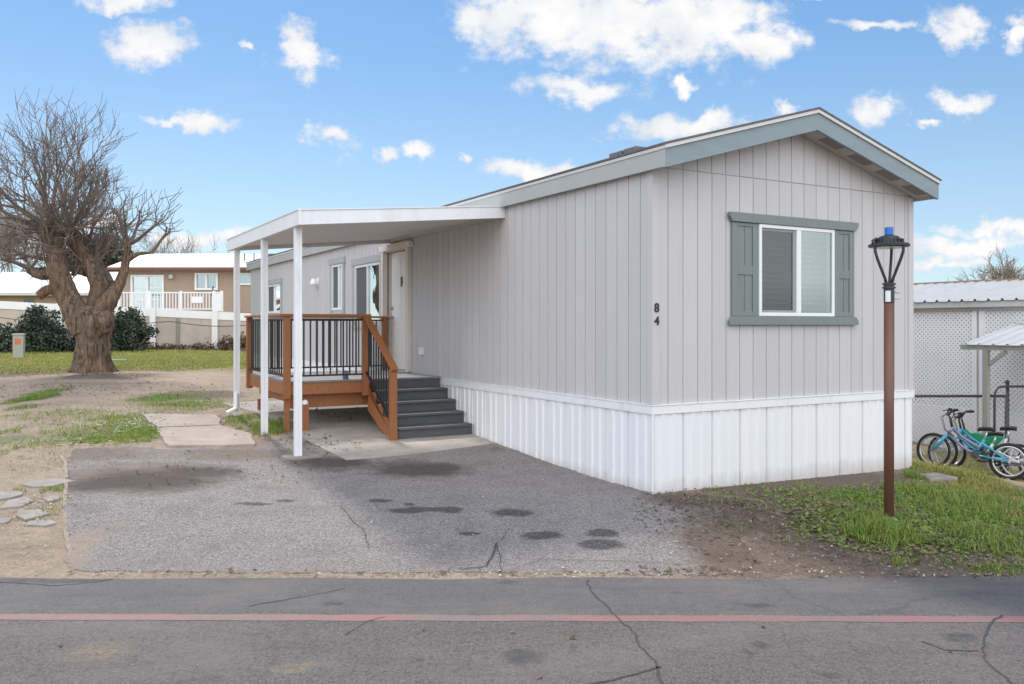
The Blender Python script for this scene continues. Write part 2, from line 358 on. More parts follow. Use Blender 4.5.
# ------------------------------------------------------------------ mesh helpers
class MB:
    def __init__(s): s.v = []; s.f = []
    def add(s, vs, fs):
        o = len(s.v); s.v.extend([tuple(v) for v in vs]); s.f.extend([tuple(i+o for i in f) for f in fs]); return s
    def box(s, a, b, mtx=None):
        x0, y0, z0 = [min(p, q) for p, q in zip(a, b)]; x1, y1, z1 = [max(p, q) for p, q in zip(a, b)]
        vs = [(x0,y0,z0),(x1,y0,z0),(x1,y1,z0),(x0,y1,z0),(x0,y0,z1),(x1,y0,z1),(x1,y1,z1),(x0,y1,z1)]
        if mtx: vs = [mtx @ Vector(v) for v in vs]
        return s.add(vs, [(0,3,2,1),(4,5,6,7),(0,1,5,4),(1,2,6,5),(2,3,7,6),(3,0,4,7)])
    def prism(s, pts, axis, a, b):   # 2-D polygon extruded along an axis (0,1,2)
        def mk(p, h):
            q = list(p); q.insert(axis, h); return tuple(q)
        n = len(pts)
        vs = [mk(p, a) for p in pts]+[mk(p, b) for p in pts]
        return s.add(vs, [tuple(range(n-1, -1, -1)), tuple(range(n, 2*n))]+[(i, (i+1) % n, n+(i+1) % n, n+i) for i in range(n)])
    def bar(s, a, b, w, h, up=(0, 0, 1)):
        a, b = Vector(a), Vector(b); d = (b-a).normalized(); u = Vector(up)
        r = d.cross(u).normalized(); u = r.cross(d).normalized()
        vs = []
        for p in (a, b):
            for sx, sy in ((-1,-1),(1,-1),(1,1),(-1,1)): vs.append(p+r*sx*w/2+u*sy*h/2)
        return s.add(vs, [(3,2,1,0),(4,5,6,7),(0,1,5,4),(1,2,6,5),(2,3,7,6),(3,0,4,7)])
    def tube(s, pts, rad, n=6, caps=True, jit=None):
        pts = [Vector(p) for p in pts]
        if not isinstance(rad, (list, tuple)): rad = [rad]*len(pts)
        o = len(s.v); prev = None
        for i, p in enumerate(pts):
            d = (pts[min(i+1, len(pts)-1)]-pts[max(i-1, 0)]).normalized()
            if prev is None:
                u = Vector((0, 0, 1)) if abs(d.z) < .9 else Vector((1, 0, 0))
                r = d.cross(u).normalized()
            else:
                r = (prev-d*prev.dot(d)).normalized()
            prev = r; u = r.cross(d)
            for k in range(n):
                a = 2*PI*k/n
                q = p+(r*math.cos(a)+u*math.sin(a))*rad[i]
                if jit: q = q+(q-p)*jit(q)
                s.v.append(tuple(q))
        for i in range(len(pts)-1):
            for k in range(n):
                a = o+i*n+k; b = o+i*n+(k+1) % n
                s.f.append((a, b, b+n, a+n))
        if caps:
            s.f.append(tuple(o+k for k in range(n-1, -1, -1))); e = o+(len(pts)-1)*n
            s.f.append(tuple(e+k for k in range(n)))
        return s
    def lathe(s, prof, n=20, c=(0, 0, 0)):
        o = len(s.v)
        for r, z in prof:
            for k in range(n):
                a = 2*PI*k/n; s.v.append((c[0]+r*math.cos(a), c[1]+r*math.sin(a), c[2]+z))
        for i in range(len(prof)-1):
            for k in range(n):
                a = o+i*n+k; b = o+i*n+(k+1) % n
                s.f.append((a, b, b+n, a+n))
        s.f.append(tuple(o+k for k in range(n-1, -1, -1))); e = o+(len(prof)-1)*n
        s.f.append(tuple(e+k for k in range(n)))
        return s
    def torus(s, c, R, r, axis, n=28, m=6):
        c = Vector(c); ax = Vector(axis).normalized()
        u = ax.cross(Vector((0, 0, 1)));  u = u.normalized() if u.length > .1 else Vector((1, 0, 0)); w = ax.cross(u)
        o = len(s.v)
        for i in range(n):
            a = 2*PI*i/n; d = u*math.cos(a)+w*math.sin(a)
            for k in range(m):
                b = 2*PI*k/m; s.v.append(tuple(c+d*(R+r*math.cos(b))+ax*r*math.sin(b)))
        for i in range(n):
            for k in range(m):
                s.f.append((o+i*m+k, o+((i+1) % n)*m+k, o+((i+1) % n)*m+(k+1) % m, o+i*m+(k+1) % m))
        return s
    def build(s, name, m, parent=None, smooth_=False, bev=0):
        me = bpy.data.meshes.new(name); me.from_pydata(s.v, [], s.f)
        bm = bmesh.new(); bm.from_mesh(me); bmesh.ops.recalc_face_normals(bm, faces=bm.faces); bm.to_mesh(me); bm.free()
        o = bpy.data.objects.new(name, me); COL.objects.link(o); me.materials.append(m)
        if smooth_: me.polygons.foreach_set('use_smooth', [True]*len(me.polygons))
        if bev:
            b = o.modifiers.new('bevel', 'BEVEL'); b.width = bev; b.segments = 2; b.limit_method = 'ANGLE'
        if parent: o.parent = parent
        return o
def tag(o, label, cat, group=None, kind=None):
    if label: o['label'] = label
    if cat: o['category'] = cat
    if group: o['group'] = group
    if kind: o['kind'] = kind
    return o
def empty(name, loc, label, cat, group=None, rz=0):
    o = bpy.data.objects.new(name, None); COL.objects.link(o); o.location = loc; o.rotation_euler = (0, 0, rz)
    o.empty_display_size = .2
    return tag(o, label, cat, group)
def structure(o): o['kind'] = 'structure'; return o
HOMEROT = math.atan2(TY, TX)
def toh(x, y): s, t = st(x, y); return t, s          # local x = t, local y = s

# ------------------------------------------------------------------ ground, road, drive
def axis_lines(segs):
    out = []
    for a, b, n in segs: out += list(np.linspace(a, b, n, endpoint=False))
    return out
xs = axis_lines([(-420, -60, 12), (-60, -20, 20), (-20, 14, 137), (14, 60, 24), (60, 420, 12)])+[420]
ys = axis_lines([(-60, 4, 16), (4, 24, 81), (24, 48, 49), (48, 120, 18), (120, 700, 12)])+[700]
def gnoise(x, y):
    if y < 6.3 or abs(x) > 30: return 0
    s, t = st(x, y)
    return .012*mnoise.noise(Vector((x*1.7, y*1.7, 0)))*smooth((y-6.3)/.6)
vs = [(x, y, T(x, y)) for y in ys for x in xs]; nx = len(xs)
fs = [(j*nx+i, j*nx+i+1, (j+1)*nx+i+1, (j+1)*nx+i) for j in range(len(ys)-1) for i in range(nx-1)]
g = MB(); g.v = vs; g.f = fs
structure(g.build('ground', M['ground'], smooth_=True))

def jitter_poly(pts, amt, step=.12):
    out = []
    for i, p in enumerate(pts):
        q = pts[(i+1) % len(pts)]
        L = math.dist(p, q); n = max(1, int(L/step))
        for k in range(n):
            u = k/n; x = p[0]+(q[0]-p[0])*u; y = p[1]+(q[1]-p[1])*u
            out.append((x+amt*mnoise.noise(Vector((x*2.3, y*2.3, 3.1)))+amt*.5*mnoise.noise(Vector((x*9, y*9, 7))),
                        y+amt*mnoise.noise(Vector((x*2.3, y*2.3, 9.7)))+amt*.5*mnoise.noise(Vector((x*9, y*9, 1)))))
    return out
def sheet(name, pts, off, m, thick=0, step=.3, parent=None, zf=None, taper=False):
    bm = bmesh.new()
    f = bm.faces.new([bm.verts.new((x, y, 0)) for x, y in pts])
    bmesh.ops.triangulate(bm, faces=bm.faces[:])
    x0, x1 = min(p[0] for p in pts), max(p[0] for p in pts); y0, y1 = min(p[1] for p in pts), max(p[1] for p in pts)
    for ax, a, b in ((0, x0, x1), (1, y0, y1)):
        k = a+step
        while k < b:
            co = (k, 0, 0) if ax == 0 else (0, k, 0); no = (1, 0, 0) if ax == 0 else (0, 1, 0)
            bmesh.ops.bisect_plane(bm, geom=bm.verts[:]+bm.edges[:]+bm.faces[:], plane_co=co, plane_no=no)
            k += step
    zf = zf or T
    for v in bm.verts: v.co.z = zf(v.co.x, v.co.y)+off
    bmesh.ops.recalc_face_normals(bm, faces=bm.faces[:])
    if bm.faces and sum(f.normal.z for f in bm.faces) < 0: bmesh.ops.reverse_faces(bm, faces=bm.faces[:])
    if taper:
        for v in bm.verts:
            if v.is_boundary: v.co.z -= off+.004
    if thick:
        r = bmesh.ops.extrude_face_region(bm, geom=bm.faces[:])
        for v in [e for e in r['geom'] if isinstance(e, bmesh.types.BMVert)]: v.co.z += thick
        bmesh.ops.recalc_face_normals(bm, faces=bm.faces[:])
    me = bpy.data.meshes.new(name); bm.to_mesh(me); bm.free(); me.materials.append(m)
    o = bpy.data.objects.new(name, me); COL.objects.link(o)
    if parent: o.parent = parent
    return o
# road
ROADZ = -.1
edge = []
x = -60.0
while x <= 60:
    w = .05*mnoise.noise(Vector((x*.9, 0, 0)))+.02*mnoise.noise(Vector((x*5, 2, 0)))
    edge.append((x, 6.17+w+(.0 if x < 3 else .02))); x += .1 if abs(x) < 12 else 1.0
rb = MB(); n = len(edge)
rb.v = [(x, y, ROADZ) for x, y in edge]+[(x, -30, ROADZ) for x, y in edge]+[(x, y+.02, ROADZ-.05) for x, y in edge]
rb.f = [(i, n+i, n+i+1, i+1) for i in range(n-1)]+[(2*n+i, i, i+1, 2*n+i+1) for i in range(n-1)]
road = structure(rb.build('road', M['road']))
def ribbon(mb, pts, w, z):
    pts = [Vector((p[0], p[1], z)) for p in pts]
    dense = []
    for a, b in zip(pts, pts[1:]):
        k = max(2, int((b-a).length/.05))
        for i in range(k): dense.append(a.lerp(b, i/k))
    dense.append(pts[-1]); L = []; R = []
    for i, p in enumerate(dense):
        d = (dense[min(i+1, len(dense)-1)]-dense[max(0, i-1)]).normalized(); nrm = Vector((-d.y, d.x, 0))
        off = nrm*.035*mnoise.noise(p*3.1)+nrm*.018*mnoise.noise(p*14)
        ww = w*(.55+.8*abs(mnoise.noise(p*6)))
        L.append(p+off+nrm*ww/2); R.append(p+off-nrm*ww/2)
    o = len(mb.v); k = len(L)
    mb.v += [tuple(p) for p in L]+[tuple(p) for p in R]
    mb.f += [(o+i, o+k+i, o+k+i+1, o+i+1) for i in range(k-1)]
def rp(px, py):
    d = (EYE-ROADZ)*F/(py-HZ); return ((px-512)/F*d, d)
stripe = MB(); sl, sr = rp(0, 617), rp(1024, 619.5)
def sline(x): return sl[1]+(sr[1]-sl[1])*(x-sl[0])/(sr[0]-sl[0])
xx = np.arange(-25, 25, .06)
stripe.v = [(x, sline(x)+.055+.014*mnoise.noise(Vector((x*2.3, 0, 0)))+.010*mnoise.noise(Vector((x*11, 0, 0))), ROADZ+.002) for x in xx]+[(x, sline(x)-.055+.014*mnoise.noise(Vector((x*2.3, 5, 0)))+.010*mnoise.noise(Vector((x*11, 5, 0))), ROADZ+.002) for x in xx]
k = len(xx); stripe.f = [(i, k+i, k+i+1, i+1) for i in range(k-1)]
stripe.build('painted_stripe', M['red'], road)
for pts, w in (([(588, 580), (594, 592), (606, 606), (622, 622), (632, 634), (645, 650), (656, 664), (662, 684), (660, 720)], .016),
               ([(661, 667), (630, 675), (600, 682), (570, 690)], .02),
               ([(1000, 615), (986, 628), (978, 648), (990, 665), (1015, 690)], .016), ([(978, 650), (945, 650), (920, 642)], .014),
               ([(345, 635), (368, 622), (385, 617)], .010), ([(250, 607), (300, 598), (345, 588)], .010), ([(0, 582), (50, 586), (95, 583), (120, 577.5)], .012)):
    c = MB(); ribbon(c, [rp(*p) for p in pts], w, ROADZ+.0035); c.build('crack', M['crack'], road)

# drive: local edge along the skirting
sk = lambda s, p=-.03: W(s, p)
drive_pts = [P(66, 572), P(66, 540), P(67, 500), P(66, 462), P(74, 449), P(130, 447), P(170, 449), P(256, 447), P(272, 440), P(300, 436), P(352, 456), P(420, 449), sk(3.7, -.06),
             sk(3.3), sk(2.2), sk(1.2), sk(.2), W(-.12, .05), W(-.25, .35), P(720, 508), P(742, 530), P(750, 556), P(748, 575)]
drive_pts = [(x, max(y, 6.19)) for x, y in drive_pts]
drive = structure(sheet('driveway', jitter_poly(drive_pts, .06, .07), .010, M['drive'], step=.1, taper=True))
for pts, w in (([(497, 545), (494, 560), (488, 568), (460, 571)], .02), ([(340, 507), (362, 530), (372, 550)], .008), ([(505, 574), (540, 562), (620, 563), (690, 566)], .007),
               ([(500, 572), (496, 545), (510, 530)], .008)):
    c = MB(); o0 = len(c.v); ribbon(c, [P(*p) for p in pts], w, 0)
    c.v = [(x, y, T(x, y)+.018) for x, y, z in c.v]; c.build('crack', M['crack'], drive)

# concrete pad, walk slabs, edging
pad_pts = [W(3.32, -.03), W(3.05, -1.2), P(347, 461), P(300, 437.5), P(262, 414), W(8.2, -2.75), W(8.2, -.03)]
structure(sheet('concrete_pad', jitter_poly(pad_pts, .015), -.03, M['concrete'], thick=.042))
w1 = sheet('walk_slab', jitter_poly([P(142, 415), P(216, 416), P(221, 426), P(157, 428.4)], .05), -.03, M['walk'], thick=.055)
tag(w1, 'far half of the old concrete walk, strip of grass at its joint', 'path slab')
w2 = sheet('walk_slab', jitter_poly([P(157, 429.6), P(221, 427), P(251, 435), P(254, 446), P(168, 447.5)], .05), -.03, M['walk'], thick=.058)
tag(w2, 'near half of the old concrete walk meeting the asphalt drive', 'path slab')
e = MB()
def edging(pts, w, h):
    c = MB(); P0 = [Vector((*P(*p), 0)) for p in pts]; dense = []
    for a, b in zip(P0, P0[1:]):
        for i in range(14): dense.append(a.lerp(b, i/14))
    dense.append(P0[-1]); vs = []
    for i, p in enumerate(dense):
        d = (dense[min(i+1, len(dense)-1)]-dense[max(0, i-1)]).normalized(); nr = Vector((-d.y, d.x, 0)); j = .02*mnoise.noise(p*4)
        a = p+nr*(w/2+j*.6); b = p-nr*(w/2-j*.4); z = T(p.x, p.y)
        hh = h+.012*mnoise.noise(p*6)
        vs += [(a.x, a.y, z-.02), (a.x, a.y, z+hh), (b.x, b.y, z+hh), (b.x, b.y, z-.02)]
    n = len(dense); fs = [(4*i+k, 4*i+(k+1) % 4, 4*i+4+(k+1) % 4, 4*i+4+k) for i in range(n-1) for k in range(4)]+[(3, 2, 1, 0), (4*n-4, 4*n-3, 4*n-2, 4*n-1)]
    c.add(vs, fs); return c
edg = edging([(70, 557), (66, 530), (65, 500), (66, 478), (65, 462), (60, 455)], .036, .010).build('edging_strip', M['edging'])
tag(edg, 'narrow broken concrete edging along the left side of the asphalt drive', 'edging')
flags = [(46, 484, 24, 6, .25, 'long pointed grey concrete chunk, farthest of the broken pieces left of the drive'),
         (9, 496, 13, 5, 0, 'pale concrete chunk at the left frame edge, beside a tuft of weeds'),
         (17, 503, 15, 6, .3, 'wide light grey concrete chunk in the middle of the broken pieces'),
         (52, 500, 12, 4, -.2, 'small grey concrete chunk touching the edging of the drive'),
         (30, 515, 17, 6, .1, 'sandy flat concrete chunk in front of the wide grey one'),
         (40, 524, 16, 4, .15, 'thin slanting concrete chunk, nearest of the broken pieces to the road'),
         (4, 521, 8, 4, 0, 'sand covered concrete chunk at the frame edge nearest the road')]
for (px, py, rx, ry, a, lb) in flags:
    cx, cy, ax, ay = ell(px, py, rx, ry); pts = []
    nseg = random.choice((5, 6, 7))
    for k in range(nseg):
        th = 2*PI*k/nseg+random.uniform(-.25, .25); r = random.uniform(.65, 1.15)
        x, y = ax*r*math.cos(th), ay*r*math.sin(th)
        pts.append((cx+x*math.cos(a)-y*math.sin(a), cy+x*math.sin(a)+y*math.cos(a)))
    o = sheet('concrete_chunk', pts, -.02, M['flag'], thick=random.uniform(.028, .042), step=.2)
    tag(o, lb, 'concrete chunk', 'broken concrete pieces left of the drive')
o = sheet('stepping_stone', [P(919, 476.5), P(937, 475.5), P(958, 480), P(957, 483), P(930, 482)], -.02, M['flag'], thick=.055, step=.2)
tag(o, 'pale flat stone slab lying in the grass in front of the bicycles', 'stone slab')

# ------------------------------------------------------------------ mobile home
HL, HW = 18.15, 4.21
WT = 3.36; TRZ = .9155
home = empty('mobile_home', (OX, OY, 0), 'pale grey mobile home with white skirting and a green shuttered front window', 'mobile home', rz=HOMEROT)
def strips(a0, a1, pitch, z0, ztop, openings, emit, phase=0.0, gap=.009):
    cuts = [a0, a1]; k = a0+pitch-phase
    grooves = []
    while k < a1-.02: grooves.append(k); k += pitch
    br = set([a0, a1]+grooves)
    for o in openings: br |= {o[0], o[1]}
    if ztop(a0) != ztop((a0+a1)/2): br.add((a0+a1)/2)
    br = sorted(br)
    for i in range(len(br)-1):
        p, q = br[i], br[i+1]
        if q-p < .004: continue
        pp = p+(gap/2 if p in grooves else 0); qq = q-(gap/2 if q in grooves else 0)
        rng = [(z0, None)]
        for o in openings:
            if p >= o[0]-1e-6 and q <= o[1]+1e-6: rng = [(z0, o[2]), (o[3], None)]
        for zb, zt in rng: emit(pp, qq, zb, zt if zt else ztop(pp), zt if zt else ztop(qq))
RIDGE = 3.955
def gable(t): return WT+.0+(RIDGE-WT)*(1-abs(t-HW/2)/(HW/2))
# front
fr = MB(); FOP = [(1.479, 2.711, 1.84, 2.868)]
SEAM = 3.375
def emit_front(a, b, z0, za, zb, y0=0.0, y1=.03):
    fr.prism([(a, z0), (b, z0), (b, zb), (a, za)], 1, y0, y1)
strips(0.0, HW, .2032, TRZ-.05, lambda t: SEAM-.006, FOP, emit_front, phase=.0)
strips(0.0, HW, .2032, SEAM+.006, lambda t: max(gable(t)+.03, SEAM+.02), [], lambda a, b, z0, za, zb: emit_front(a, b, z0, za, zb, 0.003, .03))
front_wall = fr.build('wall', M['siding'], home); front_wall['label'] = 'gable end wall with grooved siding'
bk = MB()
for (a, b, c, d) in ((0, FOP[0][0], .5, SEAM), (FOP[0][1], HW, .5, SEAM), (FOP[0][0], FOP[0][1], .5, FOP[0][2]), (FOP[0][0], FOP[0][1], FOP[0][3], SEAM)):
    bk.box((a+.01, .014, c), (b-.01 if b == HW else b, .045, d))
bk.prism([(.01, SEAM), (HW-.01, SEAM), (HW-.01, WT+.02), (HW/2, RIDGE), (.01, WT+.02)], 1, .0145, .045)
bk.build('wall_backing', M['siding'], home)
# long left side (local x=0 plane, faces -x)
DOOR = (6.45, 7.45, .96, 3.03)
SW = [(7.74, 9.13, 1.80, 2.90), (9.86, 10.58, 2.05, 3.0), (14.75, 16.1, 2.05, 2.80)]
sd = MB()
strips(0.0, HL, .2032, TRZ-.05, lambda s: WT, [DOOR]+SW, lambda a, b, z0, za, zb: sd.box((0, a, z0), (.03, b, za)), gap=.010)
side_wall = sd.build('wall', M['siding'], home); side_wall['label'] = 'long side wall with grooved siding'
bk = MB(); prev = .046
for o in sorted([DOOR]+SW):
    bk.box((.014, prev, .5), (.045, o[0], WT-.01))
    bk.box((.0142, o[0], .5), (.045, o[1], o[2])); bk.box((.0142, o[0], o[3]), (.045, o[1], WT-.01)); prev = o[1]
bk.box((.014, prev, .5), (.045, HL-.01, WT-.01)); bk.build('wall_backing', M['siding'], home)
rw = MB(); rw.box((HW-.03, .05, .5), (HW, HL, WT)).box((.05, HL-.03, .5), (HW-.031, HL, WT)).prism([(.05, WT), (HW-.05, WT), (HW/2, RIDGE)], 1, HL-.03, HL)
rw.build('wall', M['siding'], home)
core = MB(); core.box((1.2, 1.0, .9), (HW-.1, HL-.1, 3.2)); core.build('interior', M['darkin'], home)
# corner boards
cb = MB(); cb.prism([(-.012, -.012), (.085, -.012), (.085, 0), (0, 0), (0, .085), (-.012, .085)], 2, TRZ+.003, WT-.01); cb.build('corner_board', M['siding'], home)
cb = MB(); cb.box((HW-.085, -.012, TRZ+.003), (HW+.012, 0, WT+.0)); cb.build('corner_board', M['siding'], home)
# skirting
def skirt_profile(L):
    pts = []; a = 0.0
    while a < L:
        for da, d in ((0, .022), (.003, .022), (.009, -.012), (.018, .0), (.10, .0), (.112, -.014), (.150, -.014), (.162, 0), (.25, 0), (.262, -.014), (.30, -.014), (.312, 0), (.399, 0)):
            if a+da < L: pts.append((a+da, d))
        a += .406
    pts.append((L, 0)); return pts
SKO = .0
for side in (0, 1):
    L = HW+2*SKO if side == 0 else HL
    pr = skirt_profile(L); k = MB(); vs = []
    for a, d in pr:
        if side == 0: lx, ly = a-SKO, -SKO+d
        else: lx, ly = -SKO+d, a-SKO
        wx, wy = W(ly, lx); zb = T(wx, wy)-.04
        vs += [(lx, ly, zb), (lx, ly, TRZ-.08)]
    k.v = vs; k.f = [(2*i, 2*i+2, 2*i+3, 2*i+1) for i in range(len(pr)-1)]
    k.build('skirting', M['skirt'], home)
tr = MB()
tr.box((-SKO-.022, -SKO-.022, TRZ-.10), (HW+SKO+.02, 0.004, TRZ-.012)).box((-SKO-.03, -SKO-.03, TRZ-.012), (HW+SKO+.028, .002, TRZ+.0))
tr.build('skirting_trim', M['white'], home, bev=.004)
tr = MB()
tr.box((-SKO-.024, .0045, TRZ-.10), (.004, HL, TRZ-.012)).box((-SKO-.032, .0045, TRZ-.012), (.002, HL, TRZ))
tr.build('skirting_trim', M['white'], home, bev=.004)
bt = MB(); bt.tube([( -SKO-.012, -SKO-.014, -.03), (-SKO-.012, -SKO-.014, TRZ-.1)], .012, 6); bt.build('skirting_corner', M['white'], home)
# roof
OV, EO = .30, .085
EX0, EX1 = -EO, HW+EO
def roofz(t, base): return base+(RIDGE-WT)/(HW/2)*(HW/2-abs(t-HW/2))
FB = 3.335                       # fascia bottom height at the wall line
def rk(t, up): return roofz(t, FB+.03)+up
rt = MB()
for (ta, tb) in ((EX0-.02, HW/2), (HW/2, EX1+.02)):
    rt.prism([(ta, rk(ta, .200)), (tb, rk(tb, .200)), (tb, rk(tb, .222)), (ta, rk(ta, .222))], 1, -OV-.035, HL+.2)
roof = rt.build('roof', M['shingle'], home)
dr = MB()
for (ta, tb) in ((EX0-.012, HW/2), (HW/2, EX1+.012)):
    dr.prism([(ta, rk(ta, .160)), (tb, rk(tb, .160)), (tb, rk(tb, .198)), (ta, rk(ta, .198))], 1, -OV-.028, -OV+.02)
dr.box((EX0-.012, -OV+.021, rk(EX0-.012, .160)), (EX0+.02, HL+.19, rk(EX0-.012, .194)))
dr.build('drip_edge', M['drip'], roof)
fa = MB()
for (ta, tb) in ((EX0, HW/2), (HW/2, EX1)):
    fa.prism([(ta, rk(ta, -.03)), (tb, rk(tb, -.03)), (tb, rk(tb, .157)), (ta, rk(ta, .157))], 1, -OV-.008, -OV+.03)
r_f = fa.build('rake_board', M['rake'], roof)
fa = MB(); fa.box((EX0-.002, -OV-.004, rk(EX0, -.02)), (EX0+.025, HL+.18, rk(EX0, .157))); fa.build('eave_fascia', M['fascia'], roof)
fa = MB(); fa.box((EX1-.025, -OV+.031, rk(EX1, -.02)), (EX1, HL+.18, rk(EX1, .157))); fa.build('eave_fascia', M['fascia'], roof)
so = MB()
for (ta, tb) in ((EX0+.026, HW/2), (HW/2, EX1-.026)):
    so.prism([(ta, rk(ta, .0)), (tb, rk(tb, .0)), (tb, rk(tb, .02)), (ta, rk(ta, .02))], 1, -OV+.031, .0)
so.box((EX0+.026, 0.001, rk(EX0, 0)), (0, HL, rk(EX0, .02)))
so.build('soffit', M['soffit'], roof)
for t0 in (HW/2+.25, HW/2+.75, HW/2+1.25, HW/2+1.75, .4, .95, 1.5):
    tb = t0+.3; vt = MB(); vt.prism([(t0, rk(t0, -.006)), (tb, rk(tb, -.006)), (tb, rk(tb, .004)), (t0, rk(t0, .004))], 1, -.22, -.1)
    vt.build('soffit_vent', M['ventdark'], roof)
for (sv, tv) in ((.60, .42), (16.9, .42)):
    v = MB(); z = rk(tv, .222)
    v.box((tv-.18, sv, z-.06), (tv+.2, sv+.22, z+.02)).box((tv-.2, sv+.235, z-.06), (tv+.16, sv+.46, z+.01)).build('roof_vent', simple('vent_metal', (.14, .145, .155), .6) if sv < 2 else bpy.data.materials['vent_metal'], roof, bev=.01)
# front window
def window_front():
    a, b, z0, z1 = FOP[0]
    fm = MB(); y0, y1 = -.04, .05; w = .04
    fm.box((a, y0, z0), (a+w, y1, z1)).box((b-w, y0, z0), (b, y1, z1)).box((a+w, y0+.002, z0), (b-w, y1, z0+w)).box((a+w, y0+.002, z1-w), (b-w, y1, z1))
    mid = (a+b)/2+.02; fm.box((mid-.035, y0+.004, z0+w), (mid+.035, y1, z1-w))
    win = fm.build('window', M['vinyl'], home, bev=.004)
    s = MB(); sa, sb, s0, s1 = a+w, mid-.035, z0+w, z1-w; q = .028
    s.box((sa, -.018, s0), (sa+q, .03, s1)).box((sb-q-.02, -.018, s0), (sb, .03, s1)).box((sa+q, -.016, s0), (sb-q-.02, .03, s0+q)).box((sa+q, -.016, s1-q), (sb-q-.02, .03, s1))
    s.build('sash', simple('grey_sash', (.30, .30, .31), .5), win)
    p = MB(); p.box((sa+q, -.008, s0+q), (sb-q-.02, -.003, s1-q)); p.build('pane', M['glassdark'], win)
    p = MB(); p.box((mid+.035, -.024, z0+w), (b-w, -.019, z1-w)); p.build('pane', M['glassblind'], win)
    bl = MB(); z = z0+.03
    while z < z1-.04:
        m_ = Matrix.Translation((0, .075, z)) @ Matrix.Rotation(.25, 4, 'X')
        bl.box((a+.01, -.025, -.001), (b-.01, .025, .001), m_); z += .062
    bl.build('blind', M['blind'], win)
    ri = MB(); ri.box((a-.1, .40, z0-.2), (b+.1, .42, z1+.2)).box((a-.1, .06, z0-.22), (b+.1, .4, z0-.2)).box((a-.1, .06, z1+.2), (b+.1, .4, z1+.22)).box((a-.12, .06, z0-.2), (a-.1, .4, z1+.2)).box((b+.1, .06, z0-.2), (b+.12, .4, z1+.2))
    ri.build('room_recess', M['darkin'], win)
    L, R = 1.06, 3.09
    for (p0, p1) in ((L+.02, a-.004), (b+.004, R-.02)):
        sh = MB(); st_w = .085; zt, zb = z1+.0, z0-.0
        sh.box((p0, -.03, zb), (p0+st_w, -.0125, zt)).box((p1-st_w, -.03, zb), (p1, -.0125, zt))
        for zz, hh in ((zb, .05), ((zb+zt)/2-.06, .1), (zt-.04, .04)): sh.box((p0+st_w, -.029, zz), (p1-st_w, -.0125, zz+hh))
        pw = p1-p0-2*st_w; nb = 2
        for i in range(nb): sh.box((p0+st_w+pw*i/nb+.003, -.019, zb+.01), (p0+st_w+pw*(i+1)/nb-.003, -.0125, zt-.01))
        sh.build('shutter', M['shutter'], win, bev=.003)
    tp = MB(); tp.prism([(L-.03, z1+.105), (R+.03, z1+.105), (R+.03, z1+.06), (R-.01, z1+.003), (L+.01, z1+.003), (L-.03, z1+.06)], 1, -.055, -.0125)
    tp.build('head_board', M['shutter'], win, bev=.004)
    tp = MB(); tp.prism([(L-.03, z0-.10), (R+.03, z0-.10), (R+.03, z0-.055), (R-.01, z0-.003), (L+.01, z0-.003), (L-.03, z0-.055)], 1, -.055, -.0125)
    tp.build('apron_board', M['shutter'], win, bev=.004)
window_front()
# side windows
TRIMG = simple('grey_window_trim', (.40, .395, .405), .6, .05, 4)
for i, (a, b, z0, z1) in enumerate(SW):
    fm = MB(); w = .05
    fm.box((-.02, a, z0), (.05, a+w, z1)).box((-.02, b-w, z0), (.05, b, z1)).box((-.018, a+w, z0), (.05, b-w, z0+w)).box((-.018, a+w, z1-w), (.05, b-w, z1))
    mid = (a+b)/2 if i != 1 else a+.4*(b-a); fm.box((-.016, mid-.025, z0+w), (.05, mid+.025, z1-w))
    win = fm.build('window', M['vinyl'], home)
    ca = MB(); e = .10
    ca.box((-.032, a-e, z0-.06), (-.003, a-.003, z1+.003)).box((-.032, b+.003, z0-.06), (-.003, b+e, z1+.003)).box((-.045, a-e-.04, z1+.004), (-.003, b+e+.04, z1+.13)).box((-.045, a-e-.03, z0-.13), (-.003, b+e+.03, z0-.061))
    ca.build('casing', TRIMG, win)
    # nearer half is plain glass that mirrors the yard, farther half carries a screen
    p = MB(); p.box((.012, a+w, z0+w), (.016, mid-.025, z1-w)); p.build('pane', M['glassbright'], win)
    p = MB(); p.box((.006, mid+.025, z0+w), (.010, b-w, z1-w)); p.build('insect_screen', M['screen'], win)
    p = MB(); p.box((.20, a-.1, z0-.1), (.22, b+.1, z1+.1)); p.build('curtain', M['curtain'], win)
# door
a, b, z0, z1 = DOOR
dj = MB(); R_ = .13
dj.box((-.0125, b, z0), (R_, b+.02, z1)).box((-.0125, a-.02, z0), (R_, a, z1)).box((-.0125, a-.02, z1), (R_, b+.02, z1+.02))
dj.box((-.07, b+.021, z0), (-.003, b+.13, z1+.02)).box((-.07, a-.13, z0), (-.003, a-.021, z1+.02))
dj.box((-.085, a-.2, z1+.021), (-.003, b+.18, z1+.12)).box((-.04, a-.05, z0-.05), (R_, b+.05, z0))
dj.build('door_frame', M['jamb'], home)
dd = MB(); dd.box((R_-.045, a+.004, z0+.005), (R_-.005, b-.004, z1-.004))
for (za, zb) in ((z0+.12, z0+.75), (z0+.9, z0+1.5), (z0+1.62, z0+1.95)):
    for (sa, sb) in ((a+.12, a+.46), (b-.46, b-.12)): dd.box((R_-.053, sa, za), (R_-.044, sb, zb))
door = dd.build('door', M['door'], home, bev=.004)
h = MB(); h.tube([(R_-.045, b-.09, z0+.92), (R_-.11, b-.09, z0+.92)], [.022, .018], 10).tube([(R_-.10, b-.09, z0+.92), (R_-.135, b-.09, z0+.92)], .03, 12)
h.build('handle', M['nickel'], door, True)
MB().tube([(R_-.045, b-.09, z0+1.08), (R_-.075, b-.09, z0+1.08)], .03, 12).build('deadbolt', M['nickel'], door, True)
